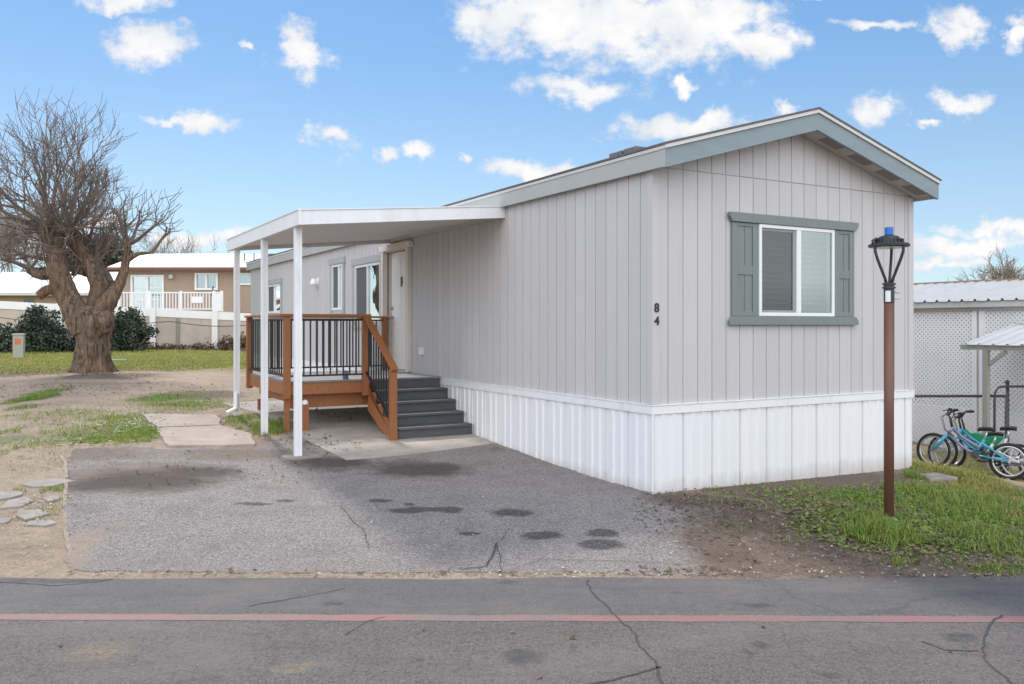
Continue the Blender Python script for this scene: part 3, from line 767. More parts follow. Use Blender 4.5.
kn = MB(); kn.box((R_-.062, a+.47, z0+1.45), (R_-.054, a+.53, z0+1.62)); kn.build('knocker', simple('brown_metal', (.16, .09, .05), .5), door)
q = MB(); q.box((-.10, a-.22, z1+.02), (-.003, a-.135, z1+.10)); q.build('door_light', M['door'], home, bev=.01)
q = MB(); q.box((-.06, 5.78, 1.26), (-.003, 5.90, 1.37)).box((-.075, 5.77, 1.355), (-.003, 5.91, 1.375)); q.build('outlet_cover', M['vinyl'], home, bev=.006)
q = MB(); q.lathe([(.05, -.07), (.085, -.03), (.085, .0), (.04, .09)], 12, (-.10, 11.6, 2.67)); q.box((-.03, 11.53, 2.58), (-.003, 11.67, 2.78)); q.build('wall_lamp', M['vinyl'], home, True)
def digit(ch, loc, size, parent):
    cu = bpy.data.curves.new('digit', 'FONT'); cu.body = ch; cu.size = size; cu.extrude = .004; cu.align_x = 'CENTER'; cu.offset = .0022
    tmp = bpy.data.objects.new('digit_tmp', cu); COL.objects.link(tmp)
    dg = bpy.context.evaluated_depsgraph_get(); me = bpy.data.meshes.new_from_object(tmp.evaluated_get(dg))
    bpy.data.objects.remove(tmp); me.materials.clear(); me.materials.append(M['black'])
    o = bpy.data.objects.new('house_number', me); COL.objects.link(o); o.parent = parent
    o.matrix_local = Matrix.Translation(loc) @ Matrix.Rotation(PI/2, 4, 'X')
    return o
digit('8', (.040, -.018, 1.875), .130, home); digit('4', (.042, -.018, 1.742), .125, home)

# ------------------------------------------------------------------ patio cover
cov = empty('patio_cover', (OX, OY, 0), 'white metal patio cover on three posts beside the grey home', 'patio cover', rz=HOMEROT)
S0, S1, PW = 3.10, 7.25, 2.78
def cz(p): return 3.245+(2.985-3.245)*p/PW       # pan level
rp_ = MB(); vs = []; prof = []; s_ = S0+.05
while s_ < S1-.05:
    for ds, dz in ((0, 0), (.004, .035), (.016, .035), (.02, 0), (.10, 0), (.108, .012), (.116, 0)): prof.append((s_+ds, dz))
    s_ += .2032
for sv, dz in prof:
    for p in (.01, PW-.03): vs.append((-p, sv, cz(p)+dz+.0))
rp_.v = vs; rp_.f = [(2*i, 2*i+2, 2*i+3, 2*i+1) for i in range(len(prof)-1)]
rp_.build('roof_pan', M['underpan'], cov)
tp = MB(); tp.prism([(-.01, cz(.01)+.075), (-PW+.03, cz(PW)+.075), (-PW+.03, cz(PW)+.08), (-.01, cz(.01)+.08)], 1, S0+.05, S1-.05); tp.build('roof_skin', M['white'], cov)
def sidefascia(s0, s1):
    f_ = MB(); f_.prism([(-.005, cz(0)+.09), (-.005, cz(0)-.06), (-PW, cz(PW)-.055), (-PW, cz(PW)+.115)], 1, s0, s1)
    f_.prism([(-.005, cz(0)+.091), (-PW, cz(PW)+.116), (-PW, cz(PW)+.130), (-.005, cz(0)+.105)], 1, s0-.012, s1+.004); return f_
sidefascia(S0, S0+.05).build('fascia', M['white'], cov)
sidefascia(S1-.05, S1).build('fascia', M['white'], cov)
f_ = MB(); f_.box((-PW-.03, S0-.012, cz(PW)-.056), (-PW-.001, S1+.012, cz(PW)+.116)).box((-PW-.042, S0-.014, cz(PW)+.117), (-PW+.02, S1+.014, cz(PW)+.132))
f_.build('gutter', M['white'], cov)
f_ = MB(); f_.box((-PW+.001, S0+.051, cz(PW)-.05), (-PW+.05, S1-.051, cz(PW)+.02)); f_.build('header_beam', M['white'], cov)
f_ = MB(); f_.box((-.05, S0+.051, cz(0)-.05), (-.003, S1-.051, cz(0)+.03)); f_.build('ledger', M['greybeam'], cov)
for (s_, p) in ((3.40, 2.735), (5.06, 2.74), (6.85, 2.74)):
    x, y = W(s_, -p); z = T(x, y)
    pm = MB(); w = .041
    pm.prism([(-p-w, s_-w), (-p-.012, s_-w), (-p-.012, s_-w+.008), (-p+.012, s_-w+.008), (-p+.012, s_-w), (-p+w, s_-w), (-p+w, s_+w), (-p-w, s_+w)], 2, z-.03, cz(p)-.051)
    pm.build('post', M['white'], cov)
    if s_ > 6: MB().tube([(-p-.02, s_-.06, z+.35), (-p-.02, s_-.06, z+.12), (-p-.16, s_-.06, z+.05)], .035, 8).build('downspout', M['white'], cov)
    if s_ < 4:
        ft = MB(); pr = []
        for k in range(18):
            a = 2*PI*k/18; r = .17+.05*mnoise.noise(Vector((math.cos(a)*1.5, math.sin(a)*1.5, 4))); pr.append((-p+.05+r*1.5*math.cos(a), s_+r*math.sin(a)))
        ft.prism(pr, 2, z-.02, z+.028); ft.build('footing', M['flag'], cov)

# ------------------------------------------------------------------ deck with steps
deck = empty('wooden_deck', (OX, OY, 0), 'orange stained wooden deck with black balusters and charcoal steps by the door', 'deck', rz=HOMEROT)
DZ = .942; D0, D1, DP = 5.12, 7.42, 2.42; SP = 1.22
fl = MB(); p = 0.04
while p < DP-.05:
    q = min(p+.138, DP); fl.box((-q, D0-.02, DZ-.027), (-p, D1+.01, DZ)); p += .143
fl.build('deck_boards', M['deckgrey'], deck)
rj = MB(); rj.box((-DP-.0, D0, DZ-.195), (-SP, D0+.04, DZ-.029)).box((-DP-.0, D0+.041, DZ-.197), (-DP+.04, D1, DZ-.029)).box((-DP+.041, D1-.04, DZ-.197), (-.05, D1, DZ-.029)); rj.build('rim_joist', M['cedar'], deck)
bm_ = MB(); bm_.box((-DP+.1, D0+.16, DZ-.40), (-.06, D0+.20, DZ-.198)).box((-DP+.15, D0+.21, DZ-.34), (-DP+.19, D1-.05, DZ-.199)).box((-DP+.2, D1-.24, DZ-.40), (-.06, D1-.20, DZ-.2)); bm_.build('beam', M['cedar'], deck)
PSZ = .045
def dpost(p, s, z0, z1, w=PSZ): MB().box((-p-w, s-w, z0), (-p+w, s+w, z1)).build('post', M['cedar'], deck, bev=.004)
RT = DZ+.955
dpost(DP-.0, D0-.03, DZ-.24, RT-.035); dpost(SP+.04, D0-.03, DZ-.24, RT-.035); dpost(DP, D1, DZ-.24, RT-.035); dpost(.06, D1, DZ, RT-.035)
for (p, s) in ((DP-.02, D0+.06), (DP-.12, D1-.22)):
    x, y = W(s, -p); dpost(p, s, T(x, y), DZ-.245 if s < 6 else DZ-.402, .034)
cr = MB(); c_ = .07
cr.box((-DP-c_, D0-.03-c_, RT-.034), (-SP+.03, D0-.03+c_, RT)).box((-DP-c_, D0-.03+c_+.001, RT-.034), (-DP+c_, D1-c_-.001, RT)).box((-DP-c_, D1-c_, RT-.034), (-.01, D1+c_, RT)); cr.build('cap_rail', M['cedar'], deck, bev=.004)
def rail(a, b, n):
    a, b = Vector(a), Vector(b)
    k = MB()
    for z in (RT-.075, DZ+.075): k.bar(a+Vector((0, 0, z)), b+Vector((0, 0, z)), .03, .026)
    for i in range(1, n): 
        q = a.lerp(b, i/n); k.box((q.x-.0095, q.y-.0095, DZ+.088), (q.x+.0095, q.y+.0095, RT-.088))
    k.build('baluster_panel', M['black'], deck)
rail((-DP+.046, D0-.03, 0), (-SP-.086, D0-.03, 0), 11); rail((-DP, D0+.016, 0), (-DP, D1-.046, 0), 18); rail((-DP+.046, D1, 0), (-.107, D1, 0), 21)
# steps
NS = 5; SF = D0-1.1; xg, yg = W(SF, -.6); Z0 = T(xg, yg)+.012; rise = (DZ-Z0)/NS; run = .275
for i in range(NS-1):
    zt = Z0+rise*(i+1); sf = SF+run*i
    MB().box((-SP+.045, sf-.03, zt-.035), (-.045, sf+.139, zt)).box((-SP+.045, sf+.145, zt-.035), (-.045, sf+run+.015, zt)).build('tread', M['step'], deck, bev=.005)
    MB().box((-SP+.046, sf, zt-rise+.001 if i else zt-rise-.01), (-.046, sf+.02, zt-.0355)).build('riser', M['step'], deck)
MB().box((-SP+.046, D0+.0, DZ-rise), (-.046, D0+.02, DZ-.028)).build('riser', M['step'], deck)
for p in (SP-.02,):
    pts = [(SF, Z0-.02), (SF+.32, Z0-.02), (D0-.02, DZ-.46), (D0-.02, DZ-.04)]
    for i in range(NS-2, -1, -1):
        sf = SF+run*i; zt = Z0+rise*(i+1)-.036
        pts += [(sf+run-.001, zt), (sf, zt)]
    MB().prism(pts, 0, -p-.02, -p+.02).build('stringer', M['cedar'], deck)
xn, yn = W(4.09, -SP-.05)
dpost(SP+.04, SF-.02, Z0-.03, Z0+.96); 
ha, hb = Vector((-SP-.04, D0-.08, RT-.03)), Vector((-SP-.04, SF-.1, Z0+rise+.80))
MB().bar(ha, hb, .10, .035).build('hand_rail', M['cedar'], deck, bev=.004)
sb = MB(); lo0, lo1 = ha+Vector((0, 0, -.80)), hb+Vector((0, 0, -.80))
for off in (-.05, -.82): sb.bar(ha+Vector((0, -.0, off)), Vector((ha.x, SF+.025, hb.z+off+(ha.z-hb.z)*(.125/(ha.y-SF+.1)))), .028, .026)
for i in range(1, 10):
    q = ha.lerp(Vector((hb.x, SF+.03, hb.z+(ha.z-hb.z)*.12)), i/10); sb.box((q.x-.0095, q.y-.0095, q.z-.81), (q.x+.0095, q.y+.0095, q.z-.05))
sb.build('baluster_panel', M['black'], deck)
# loose things near the deck
x, y = W(5.05, -2.12); x, y = P(305, 431)
t_ = empty('short_post', (x, y, T(x, y)), 'short orange wooden stub post with a white cap in front of the deck', 'post', rz=HOMEROT)
MB().box((-.045, -.045, .01), (.045, .045, .38)).build('post_body', M['cedar'], t_, bev=.004)
MB().lathe([(.05, .381), (.05, .40), (.045, .42), (.03, .44), (.008, .45)], 14).build('cap', M['vinyl'], t_, True)
MB().lathe([(.10, -.02), (.09, .012)], 12).build('base', M['flag'], t_)
lx, ly = -1.52, D0+.10; x, y = W(ly, lx)
t_ = empty('tin_can', (x, y, DZ), 'small blue can standing on the deck boards by the stair post', 'can')
MB().lathe([(.04, 0), (.042, .01), (.042, .12), (.038, .13), (.036, .127)], 16).build('can_body', simple('dusty_blue_tin', (.10, .17, .26), .4), t_, True)
MB().lathe([(.036, .127), (.036, .1285)], 16).build('can_lid', M['nickel'], t_, True)

# ------------------------------------------------------------------ street lamp
lx, ly = P(889, 520)
lz = T(lx, ly)
lamp = empty('street_lamp', (lx, ly, lz), 'brown pole lamp with three curved dark arms and a blue cap', 'street lamp')
MB().lathe([(.043, -.05), (.043, 1.985)], 18).build('pole', M['rustpole'], lamp, True)
MB().lathe([(.085, -.04), (.075, .012), (.05, .03)], 14).build('base_collar', M['flag'], lamp)
MB().lathe([(.046, 2.141), (.046, 2.27), (.058, 2.272), (.058, 2.287), (.045, 2.289), (.045, 2.303), (.058, 2.305), (.058, 2.32), (.04, 2.325)], 18).build('collar', M['lampgrey'], lamp)
st_ = MB(); vs = []
for k in range(6):
    a = -PI*.86+k*.2
    for z in (2.15, 2.25): vs.append((.0475*math.cos(a), .0475*math.sin(a), z))
st_.v = vs; st_.f = [(2*i, 2*i+2, 2*i+3, 2*i+1) for i in range(5)]; st_.build('sticker', M['sticker'], lamp)
for zz in (2.18, 2.235): MB().tube([(.04, -.02, zz), (.078, -.045, zz)], .009, 6).build('bolt', M['chrome'], lamp)
HZL = 2.66
for ang in (math.radians(178), math.radians(-62), math.radians(58)):
    if abs(ang-math.radians(178)) < .01: ang = math.radians(196)
    c, s = math.cos(ang), math.sin(ang); pr = [(.028, 2.31), (.045, 2.36), (.09, 2.45), (.135, 2.54), (.158, 2.60), (.162, 2.64), (.158, HZL)]
    MB().tube([(r*c, r*s, z) for r, z in pr], .0145, 8).build('arm', M['lampgrey'], lamp, True)
hd = MB(); hd.lathe([(.172, HZL-.012), (.19, HZL-.006), (.192, HZL+.010), (.175, HZL+.022), (.12, HZL+.030), (.112, HZL+.058), (.085, HZL+.088), (.045, HZL+.098)], 28)
for k in range(20):
    a = 2*PI*k/20; m_ = Matrix.Rotation(a, 4, 'Z'); hd.box((.075, -.005, HZL+.028), (.135, .005, HZL+.062), m_)
hd.build('lamp_head', M['lampgrey'], lamp)
MB().lathe([(.15, HZL-.018), (.165, HZL-.0135)], 24).build('lens', M['lens'], lamp)
MB().tube([(-.10, -.02, HZL+.06), (-.14, -.03, HZL+.065), (-.18, -.04, HZL+.045), (-.175, -.04, HZL+.015)], .012, 6).build('cable', M['lampgrey'], lamp, True)
MB().lathe([(.034, HZL+.0985), (.040, HZL+.104), (.040, HZL+.165), (.036, HZL+.172)], 18).build('photocell', M['bluecap'], lamp, False)
for o in lamp.children:
    if not o.name.startswith(('pole', 'base')): o.location.z -= .155
    if not o.name.startswith(('pole', 'base', 'collar', 'sticker', 'bolt')): o.scale = (.93, .93, 1)

# ------------------------------------------------------------------ trees
def rnd(a=1): return random.uniform(-a, a)
def grow(mb, p, d, r, L, gen, spread, up, kids, seg=4, rmin=.005, n=4, wob=.25):
    pts = [p.copy()]; rad = [r]; d = d.normalized(); q = p.copy()
    for i in range(seg):
        d = (d+Vector((rnd(wob), rnd(wob), rnd(wob)+up))).normalized(); q = q+d*L/seg
        pts.append(q.copy()); rad.append(max(rmin*.6, r*(1-.72*(i+1)/seg)))
    mb.tube(pts, rad, n if gen else 3, caps=False)
    if gen > 0:
        k = random.randint(*kids)
        for j in range(k):
            u = .38+.62*(j+.6)/k; i = min(seg-1, int(u*seg)); f = u*seg-i
            b = pts[i].lerp(pts[i+1], f); ax = (pts[i+1]-pts[i]).normalized()
            per = ax.cross(Vector((rnd(), rnd(), rnd()))).normalized()
            nd = ax*(1-spread*.55)+per*spread*random.uniform(.6, 1.1)
            grow(mb, b, nd, max(rmin, rad[i]*.62), L*random.uniform(.5, .75), gen-1, spread, up, kids, seg=3 if gen < 2 else 4, rmin=rmin, n=n, wob=wob)
TD = 22.4; K = TD/F
bx, by = P(93, 372); TD = by; K = TD/F
btree = empty('pollarded_tree', (bx, by, T(bx, by)), 'big bare pollarded tree with thick gnarled trunk on the left lawn', 'tree')
def tp3(dx, up, dy=0): return Vector((dx*K, dy*K, up*K))
def knob(q):
    g_ = Vector((q.x, q.y, q.z*.3)); return .14*mnoise.noise(q*2.2)+.10*mnoise.noise(q*5.5)+.09*(.5-abs(mnoise.noise(g_*9)))+.05*mnoise.noise(q*15)
def limb(mb, pts, rad, n=36):
    P_ = [tp3(*p) for p in pts]; out = []; ro = []
    for i in range(len(P_)-1):
        for k in range(12):
            u = k/12; p0 = P_[max(0, i-1)]; p1 = P_[i]; p2 = P_[i+1]; p3 = P_[min(len(P_)-1, i+2)]
            out.append(.5*((2*p1)+(p2-p0)*u+(2*p0-5*p1+4*p2-p3)*u*u+(3*p1-p0-3*p2+p3)*u**3)); ro.append((rad[i]+(rad[i+1]-rad[i])*u)*K)
    out.append(P_[-1]); ro.append(rad[-1]*K)
    mb.tube(out, ro, n, jit=knob)
tk = MB()
limb(tk, [(0, -6), (0, 3), (0, 12), (0, 30), (1, 45), (1, 58), (1, 66)], [20, 18, 16, 15, 16, 17, 12])
for k in range(7):
    a = 2*PI*k/7+.3; limb(tk, [(10*math.cos(a), 14, 10*math.sin(a)), (17*math.cos(a), 3, 17*math.sin(a)), (25*math.cos(a), -4, 25*math.sin(a))], [7, 4.5, 2.5], 10)
limb(tk, [(-5, 42, -3), (-14, 60, -6), (-26, 82, -5), (-34, 104, -3), (-37, 124, 0), (-42, 140, 4), (-44, 152, 4)], [13, 12, 10.5, 9.5, 8.5, 8, 5])
limb(tk, [(-2, 45, 4), (0, 64, 8), (1, 86, 12), (-8, 106, 14), (-20, 122, 16), (-30, 140, 14), (-32, 152, 12)], [12, 10.5, 9, 8, 7, 6, 4.5])
limb(tk, [(4, 46, -2), (10, 64, 0), (20, 80, 4), (27, 98, 6), (31, 118, 6), (34, 130, 4)], [12, 9.5, 6.2, 4.6, 3.5, 2.3])
limb(tk, [(3, 58, 10), (8, 78, 20), (-2, 96, 26), (-12, 112, 30), (-20, 128, 32)], [9, 7.5, 7, 6, 4])
limb(tk, [(16, 60, -9), (18, 50, -10), (17, 40, -9)], [6, 8, 5], 14)
limb(tk, [(-34, 100, -4), (-48, 97, -7), (-60, 102, -8)], [6, 5, 3.6], 10)
limb(tk, [(-24, 78, -4), (-40, 82, -6), (-50, 76, -8)], [6, 5, 4], 10)
limb(tk, [(-14, 100, 14), (-26, 102, 18), (-30, 98, 20)], [4, 3, 2.5], 8)
limb(tk, [(31, 112, 6), (44, 118, 2), (58, 119, 0)], [3, 2, 1.2], 8)
tk.build('trunk', M['bark'], btree, True)
cr_ = MB()
heads = [((-44, 142, 2), 16, 78, 1.8), ((-31, 146, 12), 7, 72, 1.2), ((-22, 128, 32), 5, 60, 1.5), ((-58, 102, -8), 4, 46, 1.6), ((-36, 112, 0), 5, 56, 1.6)]
for (c, nn, L, tmax) in heads:
    base = tp3(*c)
    for j in range(nn):
        a = 2.399*j+rnd(.3); tilt = tmax*math.sqrt((j+.5)/nn)+rnd(.08)
        d = Vector((math.cos(a)*math.sin(tilt)-.03, math.sin(a)*math.sin(tilt), math.cos(tilt)))
        grow(cr_, base, d, random.uniform(1.8, 3.2)*K, L*K*(.72 if d.x > .5 else 1)*random.uniform(.68, .95)*(1-.06*max(0, tilt-.8)), 3, .58, .08, (4, 5), rmin=.0085, n=4, wob=.17)
for (c, ds) in (((34, 128, 4), [(-.25, .1, 1), (.55, -.1, .8), (.8, .2, .55), (.05, -.3, 1)]), ((31, 112, 6), [(-.5, .2, .9)]), ((58, 119, 0), [(.6, 0, .6)])):
    for d in ds: grow(cr_, tp3(*c), Vector(d), 2.3*K, 40*K*random.uniform(.8, 1.1), 2, .7, .16, (4, 5), rmin=.011, n=4, wob=.28)
for _ in range(28):      # water shoots straight from the limbs
    c = random.choice([(-26, 82, -5), (-34, 104, -3), (-37, 124, 0), (-8, 106, 14), (1, 86, 12), (-12, 112, 30)])
    grow(cr_, tp3(*c), Vector((rnd(1)-.2, rnd(1), .7)), 1.1*K, random.uniform(24, 50)*K, 2, .7, .08, (3, 4), rmin=.009, n=3)
cr_.build('crown', M['twig'], btree)

def bare_tree(px, py_top, py_base, d, label, name='bare_tree', seedv=1, w=1.0, gens=3, dens=(4, 6), rmin=.02, nl=6, group=None):
    random.seed(seedv)
    x = (px-512)/F*d; z0 = T(x, d); ztop = EYE-(py_top-HZ)/F*d; H = ztop-z0
    t = empty(name, (x, d, z0), label, 'tree', group)
    tm = MB(); tm.tube([(0, 0, -.2), (.05, 0, H*.2), (-.03, .05, H*.36)], [H*.035, H*.028, H*.022], 10); tm.build('trunk', M['bark'], t, True)
    c = MB()
    for j in range(nl):
        a = 2*PI*j/nl+rnd(.3); tl = random.uniform(.15, .85)*w
        grow(c, Vector((-.02, .03, H*random.uniform(.2, .35))), Vector((math.cos(a)*math.sin(tl), math.sin(a)*math.sin(tl), math.cos(tl))), H*.010, H*random.uniform(.36, .46), gens, .6, .06, dens, rmin=rmin, n=3, wob=.16)
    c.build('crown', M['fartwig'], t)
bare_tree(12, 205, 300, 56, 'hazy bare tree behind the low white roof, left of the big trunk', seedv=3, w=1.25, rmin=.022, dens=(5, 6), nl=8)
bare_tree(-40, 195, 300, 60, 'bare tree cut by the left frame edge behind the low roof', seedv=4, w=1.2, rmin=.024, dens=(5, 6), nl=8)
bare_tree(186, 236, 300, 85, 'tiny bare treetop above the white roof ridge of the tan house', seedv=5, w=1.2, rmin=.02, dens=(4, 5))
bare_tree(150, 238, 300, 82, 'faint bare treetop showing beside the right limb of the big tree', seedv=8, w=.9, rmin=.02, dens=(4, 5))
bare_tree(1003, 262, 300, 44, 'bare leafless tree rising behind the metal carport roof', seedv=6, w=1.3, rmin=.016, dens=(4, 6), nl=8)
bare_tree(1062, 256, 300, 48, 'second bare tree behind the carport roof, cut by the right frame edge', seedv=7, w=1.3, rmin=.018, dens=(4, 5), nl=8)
random.seed(21)
def leaves(blobs, n, size, seed=0, flat=.3):
    rng = np.random.default_rng(seed); V = []; tot = sum(b[3]*b[4]*b[5] for b in blobs)
    for (cx, cy, cz_, rx, ry, rz) in blobs:
        k = int(n*(rx*ry*rz)/tot)
        d = rng.normal(size=(k, 3)); d /= np.linalg.norm(d, axis=1)[:, None]
        r = (1-rng.random(k)**2.2*.75)[:, None]
        lump = 1+.22*np.sin(d[:, :1]*7+seed)+.18*np.sin(d[:, 1:2]*9+d[:, 2:]*6+seed*2)
        p = d*r*lump*np.array([rx, ry, rz])+np.array([cx, cy, cz_])
        V.append(p)
    p = np.concatenate(V); k = len(p)
    a = rng.normal(size=(k, 3)); a /= np.linalg.norm(a, axis=1)[:, None]
    b = np.cross(a, rng.normal(size=(k, 3))); b /= np.linalg.norm(b, axis=1)[:, None]
    s = size*(.6+.8*rng.random(k))[:, None]
    v = np.stack([p-a*s, p-b*s*.6, p+a*s, p+b*s*.6], 1).reshape(-1, 3)
    f = np.arange(4*k).reshape(k, 4); return v, f
def npmesh(name, v, f, m, parent=None):
    me = bpy.data.meshes.new(name); nf, fk = f.shape
    me.vertices.add(len(v)); me.vertices.foreach_set('co', v.astype(np.float32).ravel())
    me.loops.add(nf*fk); me.loops.foreach_set('vertex_index', f.astype(np.int32).ravel())
    me.polygons.add(nf); me.polygons.foreach_set('loop_start', np.arange(0, nf*fk, fk, dtype=np.int32))
    me.update(calc_edges=True); me.materials.append(m)
    o = bpy.data.objects.new(name, me); COL.objects.link(o)
    if parent: o.parent = parent
    return o
def bush(px, py, d, blobs, n, size, label, seed, m='leafdark', name='ivy_bush'):
    x = (px-512)/F*d; z = T(x, d); b = empty(name, (x, d, z), label, 'bush')
    v, f = leaves(blobs, n, size, seed); npmesh('foliage', v, f, M[m], b)
    st_ = MB()
    for k in range(7):
        q = blobs[k % len(blobs)]; st_.tube([(q[0]*.3, q[1]*.3, -.1), (q[0]*.8+rnd(.2), q[1]*.6, q[2]*.6), (q[0]+rnd(.3), q[1], q[2]+q[5]*.6)], [.05, .035, .012], 5)
    st_.build('stem', M['twig'], b); return b
bush(30, 345, 36, [(0, 0, .55, 1.5, .9, .65), (-1.2, 0, .5, 1.2, .8, .6), (.4, 0, 1.1, .8, .7, .75), (1.3, 0, .5, .9, .7, .55), (-2.3, 0, .4, .9, .7, .5), (.2, 0, 1.7, .35, .4, .35), (2.0, 0, .3, .6, .5, .35)], 17000, .065, 'wide dark ivy bush against the wall behind the utility pedestal', 3)
bush(125, 345, 37, [(0, 0, .6, .9, .7, .75), (.1, 0, 1.2, .7, .6, .6), (.8, 0, .9, .6, .5, .25), (-.5, 0, .4, .7, .6, .5), (.3, 0, 1.7, .3, .3, .25)], 10000, .062, 'dark shrub against the wall just right of the big trunk', 4)
ev = bush(100, 260, 62, [(0, 0, 4.5, 2.1, 1.8, 1.5), (-1.6, 0, 4.2, 1.4, 1.4, 1.2), (1.4, 0, 4.0, 1.3, 1.3, 1.0), (.3, 0, 5.6, 1.3, 1.2, 1.0), (0, 0, 2.4, 2.0, 1.6, 1.8)], 9000, .14, 'dull evergreen tree between the two white roofs in the distance', 6, 'leafever', 'evergreen_tree')
ev['category'] = 'tree'

# ------------------------------------------------------------------ left background
def box_house(): pass
bd = 45.0
def zz(py, d): return EYE-(py-HZ)/F*d
def xx_(px, d): return (px-512)/F*d
tan = empty('tan_house', (xx_(185, bd), bd, T(-17, bd)), 'tan house with a white roof and railed deck beyond the wall', 'house')
ox, oz = tan.location.x, tan.location.z
def L3(px, py, d=bd): return (xx_(px, d)-ox, d-bd, zz(py, d)-oz)
x0, x1 = xx_(119, bd)-ox, xx_(330, bd)-ox
ze = zz(268, bd)-oz
SL = (xx_(131, bd)-ox, xx_(164, bd)-ox, 2.30-oz, zz(275, bd)-oz)
W1 = (xx_(195, bd)-ox, xx_(218, bd)-ox, zz(290, bd)-oz, zz(273, bd)-oz)
W2 = (xx_(236.5, bd)-ox, xx_(262, bd)-ox, zz(285, bd)-oz, zz(273, bd)-oz)
wl = MB(); ops = sorted([SL, W1, W2]); prev = x0
for o in ops:
    wl.box((prev, 0, -.1), (o[0], .2, ze)); wl.box((o[0], .001, -.1), (o[1], .2, o[2])); wl.box((o[0], .001, o[3]), (o[1], .2, ze)); prev = o[1]
wl.box((prev, 0, -.1), (x1, .2, ze)); wl.box((x0, .201, -.1), (x0+.2, 7, ze)); wl.box((x0+.201, 6.8, -.1), (x1, 7, ze)); wl.build('wall', M['tan'], tan)
rf = MB(); rf.prism([(-.55, ze+.02), (3.6, ze+1.05), (7.6, ze+.02), (7.6, ze-.12), (3.6, ze+.9), (-.55, ze-.08)], 0, x0-.35, x1+.4); r_ = rf.build('roof', M['roofwhite'], tan)
MB().box((x0-.36, -.60, ze-.14), (x1+.4, -.552, ze+.0)).build('fascia', M['rust'], r_)
for (px, py) in ((226, 259), (236, 257), (246, 256)):
    q = L3(px, py, bd); zr = ze+.02+1.03/4.15*(1.4+.55)
    MB().tube([(q[0], 1.4, zr-.1), (q[0], 1.4, zr+.38)], .04, 6).build('vent_pipe', M['pipe'], r_)
for (o, nm, mid, kind) in ((SL, 'sliding_door', .5, 0), (W1, 'window', .5, 1), (W2, 'window', .62, 2)):
    f_ = MB(); w = .09
    f_.box((o[0], -.06, o[2]), (o[0]+w, .1, o[3])).box((o[1]-w, -.06, o[2]), (o[1], .1, o[3])).box((o[0]+w, -.058, o[3]-w), (o[1]-w, .1, o[3])).box((o[0]+w, -.058, o[2]), (o[1]-w, .1, o[2]+w))
    mx = o[0]+(o[1]-o[0])*mid; f_.box((mx-.05, -.055, o[2]+w), (mx+.05, .1, o[3]-w))
    if kind == 0:
        for zq in (.33, .62): f_.box((o[0]+w, -.02, o[2]+w+(o[3]-o[2])*zq), (o[1]-w, .02, o[2]+w+(o[3]-o[2])*zq+.03))
    wn = f_.build(nm, M['vinyl'], tan)
    MB().box((o[0]+w, .04, o[2]+w), (o[1]-w, .05, o[3]-w)).build('pane', M['glass'], wn)
    cu = MB(); n = 26
    for k in range(n):
        a = o[0]+.3*(k % 2)*0+(o[1]-o[0])*k/n; 
        if (k % 13) < 4 and kind != 2: continue
        cu.box((a, .12+.02*(k % 2), o[2]), (a+(o[1]-o[0])/n*.9, .14+.02*(k % 2), o[3]))
    cu.build('curtain', M['curtain'], wn)
    MB().box((o[0], .3, o[2]), (o[1], .32, o[3])).build('room_recess', M['darkin'], wn)
MB().lathe([(.12, -.1), (.13, .05), (.06, .15)], 10, (L3(172, 277)[0], -.12, L3(172, 277)[2])).build('wall_lamp', M['greybeam'], tan, True)
# its deck railing
rx0, rx1, ry = xx_(118, 43.2)-ox, xx_(222, 43.2)-ox, 43.2-bd
zt, zb = zz(292, 43.2)-oz, zz(309.5, 43.2)-oz
dk = MB(); dk.box((rx0, ry, -.05), (rx1, -.001, zb-.1)); dk.build('deck_base', M['blockwhite'], tan)
rl = MB(); rl.box((rx0, ry-.04, zt-.06), (rx1, ry+.04, zt)).box((rx0, ry-.03, zb), (rx1, ry+.03, zb+.05))
a = rx0
while a < rx1: rl.box((a-.022, ry-.022, zb+.05), (a+.022, ry+.022, zt-.06)); a += .155
for px in (119, 150, 181, 214, 222): q = xx_(px, 43.2)-ox; rl.box((q-.06, ry-.06, zb-.1), (q+.06, ry+.06, zt+.06))
rl.build('railing', M['vinyl'], tan)
q = xx_(197.5, 43.2)-ox; MB().box((q-.28, ry-.07, zb+.33), (q+.28, ry-.045, zb+.66)).build('railing_plaque', M['vinyl'], tan)
q = xx_(218, 43.2)-ox; MB().box((q-.2, ry-.08, zb-.08), (q+.2, ry-.062, zt-.08)).build('railing_panel', M['sticker'], tan)
MB().tube([(L3(222, 294)[0], ry+.2, zt-.2), (L3(224, 287)[0], ry+.2, zt+.3)], .035, 6).build('flag_pole', M['pipe'], tan)
# low house far left
ld = 50.0
low = empty('low_house', (xx_(40, ld), ld, T(-28, ld)), 'low tan house with a broad white roof behind the big tree', 'house')
lo_x, lo_z = low.location.x, low.location.z
x0, x1 = xx_(-60, ld)-lo_x, xx_(112, ld)-lo_x; ze = zz(293, ld)-lo_z; zr = zz(272, ld+3)-lo_z
lw = MB(); lw.box((x0, 0, -.1), (x1, 6, ze)); lw.build('wall', M['tan'], low)
lr = MB(); lr.prism([(-.5, ze+.0), (3, zr), (6.6, ze), (6.6, ze-.15), (3, zr-.15), (-.5, ze-.15)], 0, x0-.3, x1+.3); l_ = lr.build('roof', M['roofwhite'], low)
MB().box((x0-.3, -.56, ze-.16), (x1+.3, -.501, ze-.0)).build('fascia', M['greybeam'], l_)
MB().box((xx_(24, ld)-lo_x, -.05, ze-1.1), (xx_(34, ld)-lo_x, -.002, ze-.35)).build('window', M['glassdark'], low)
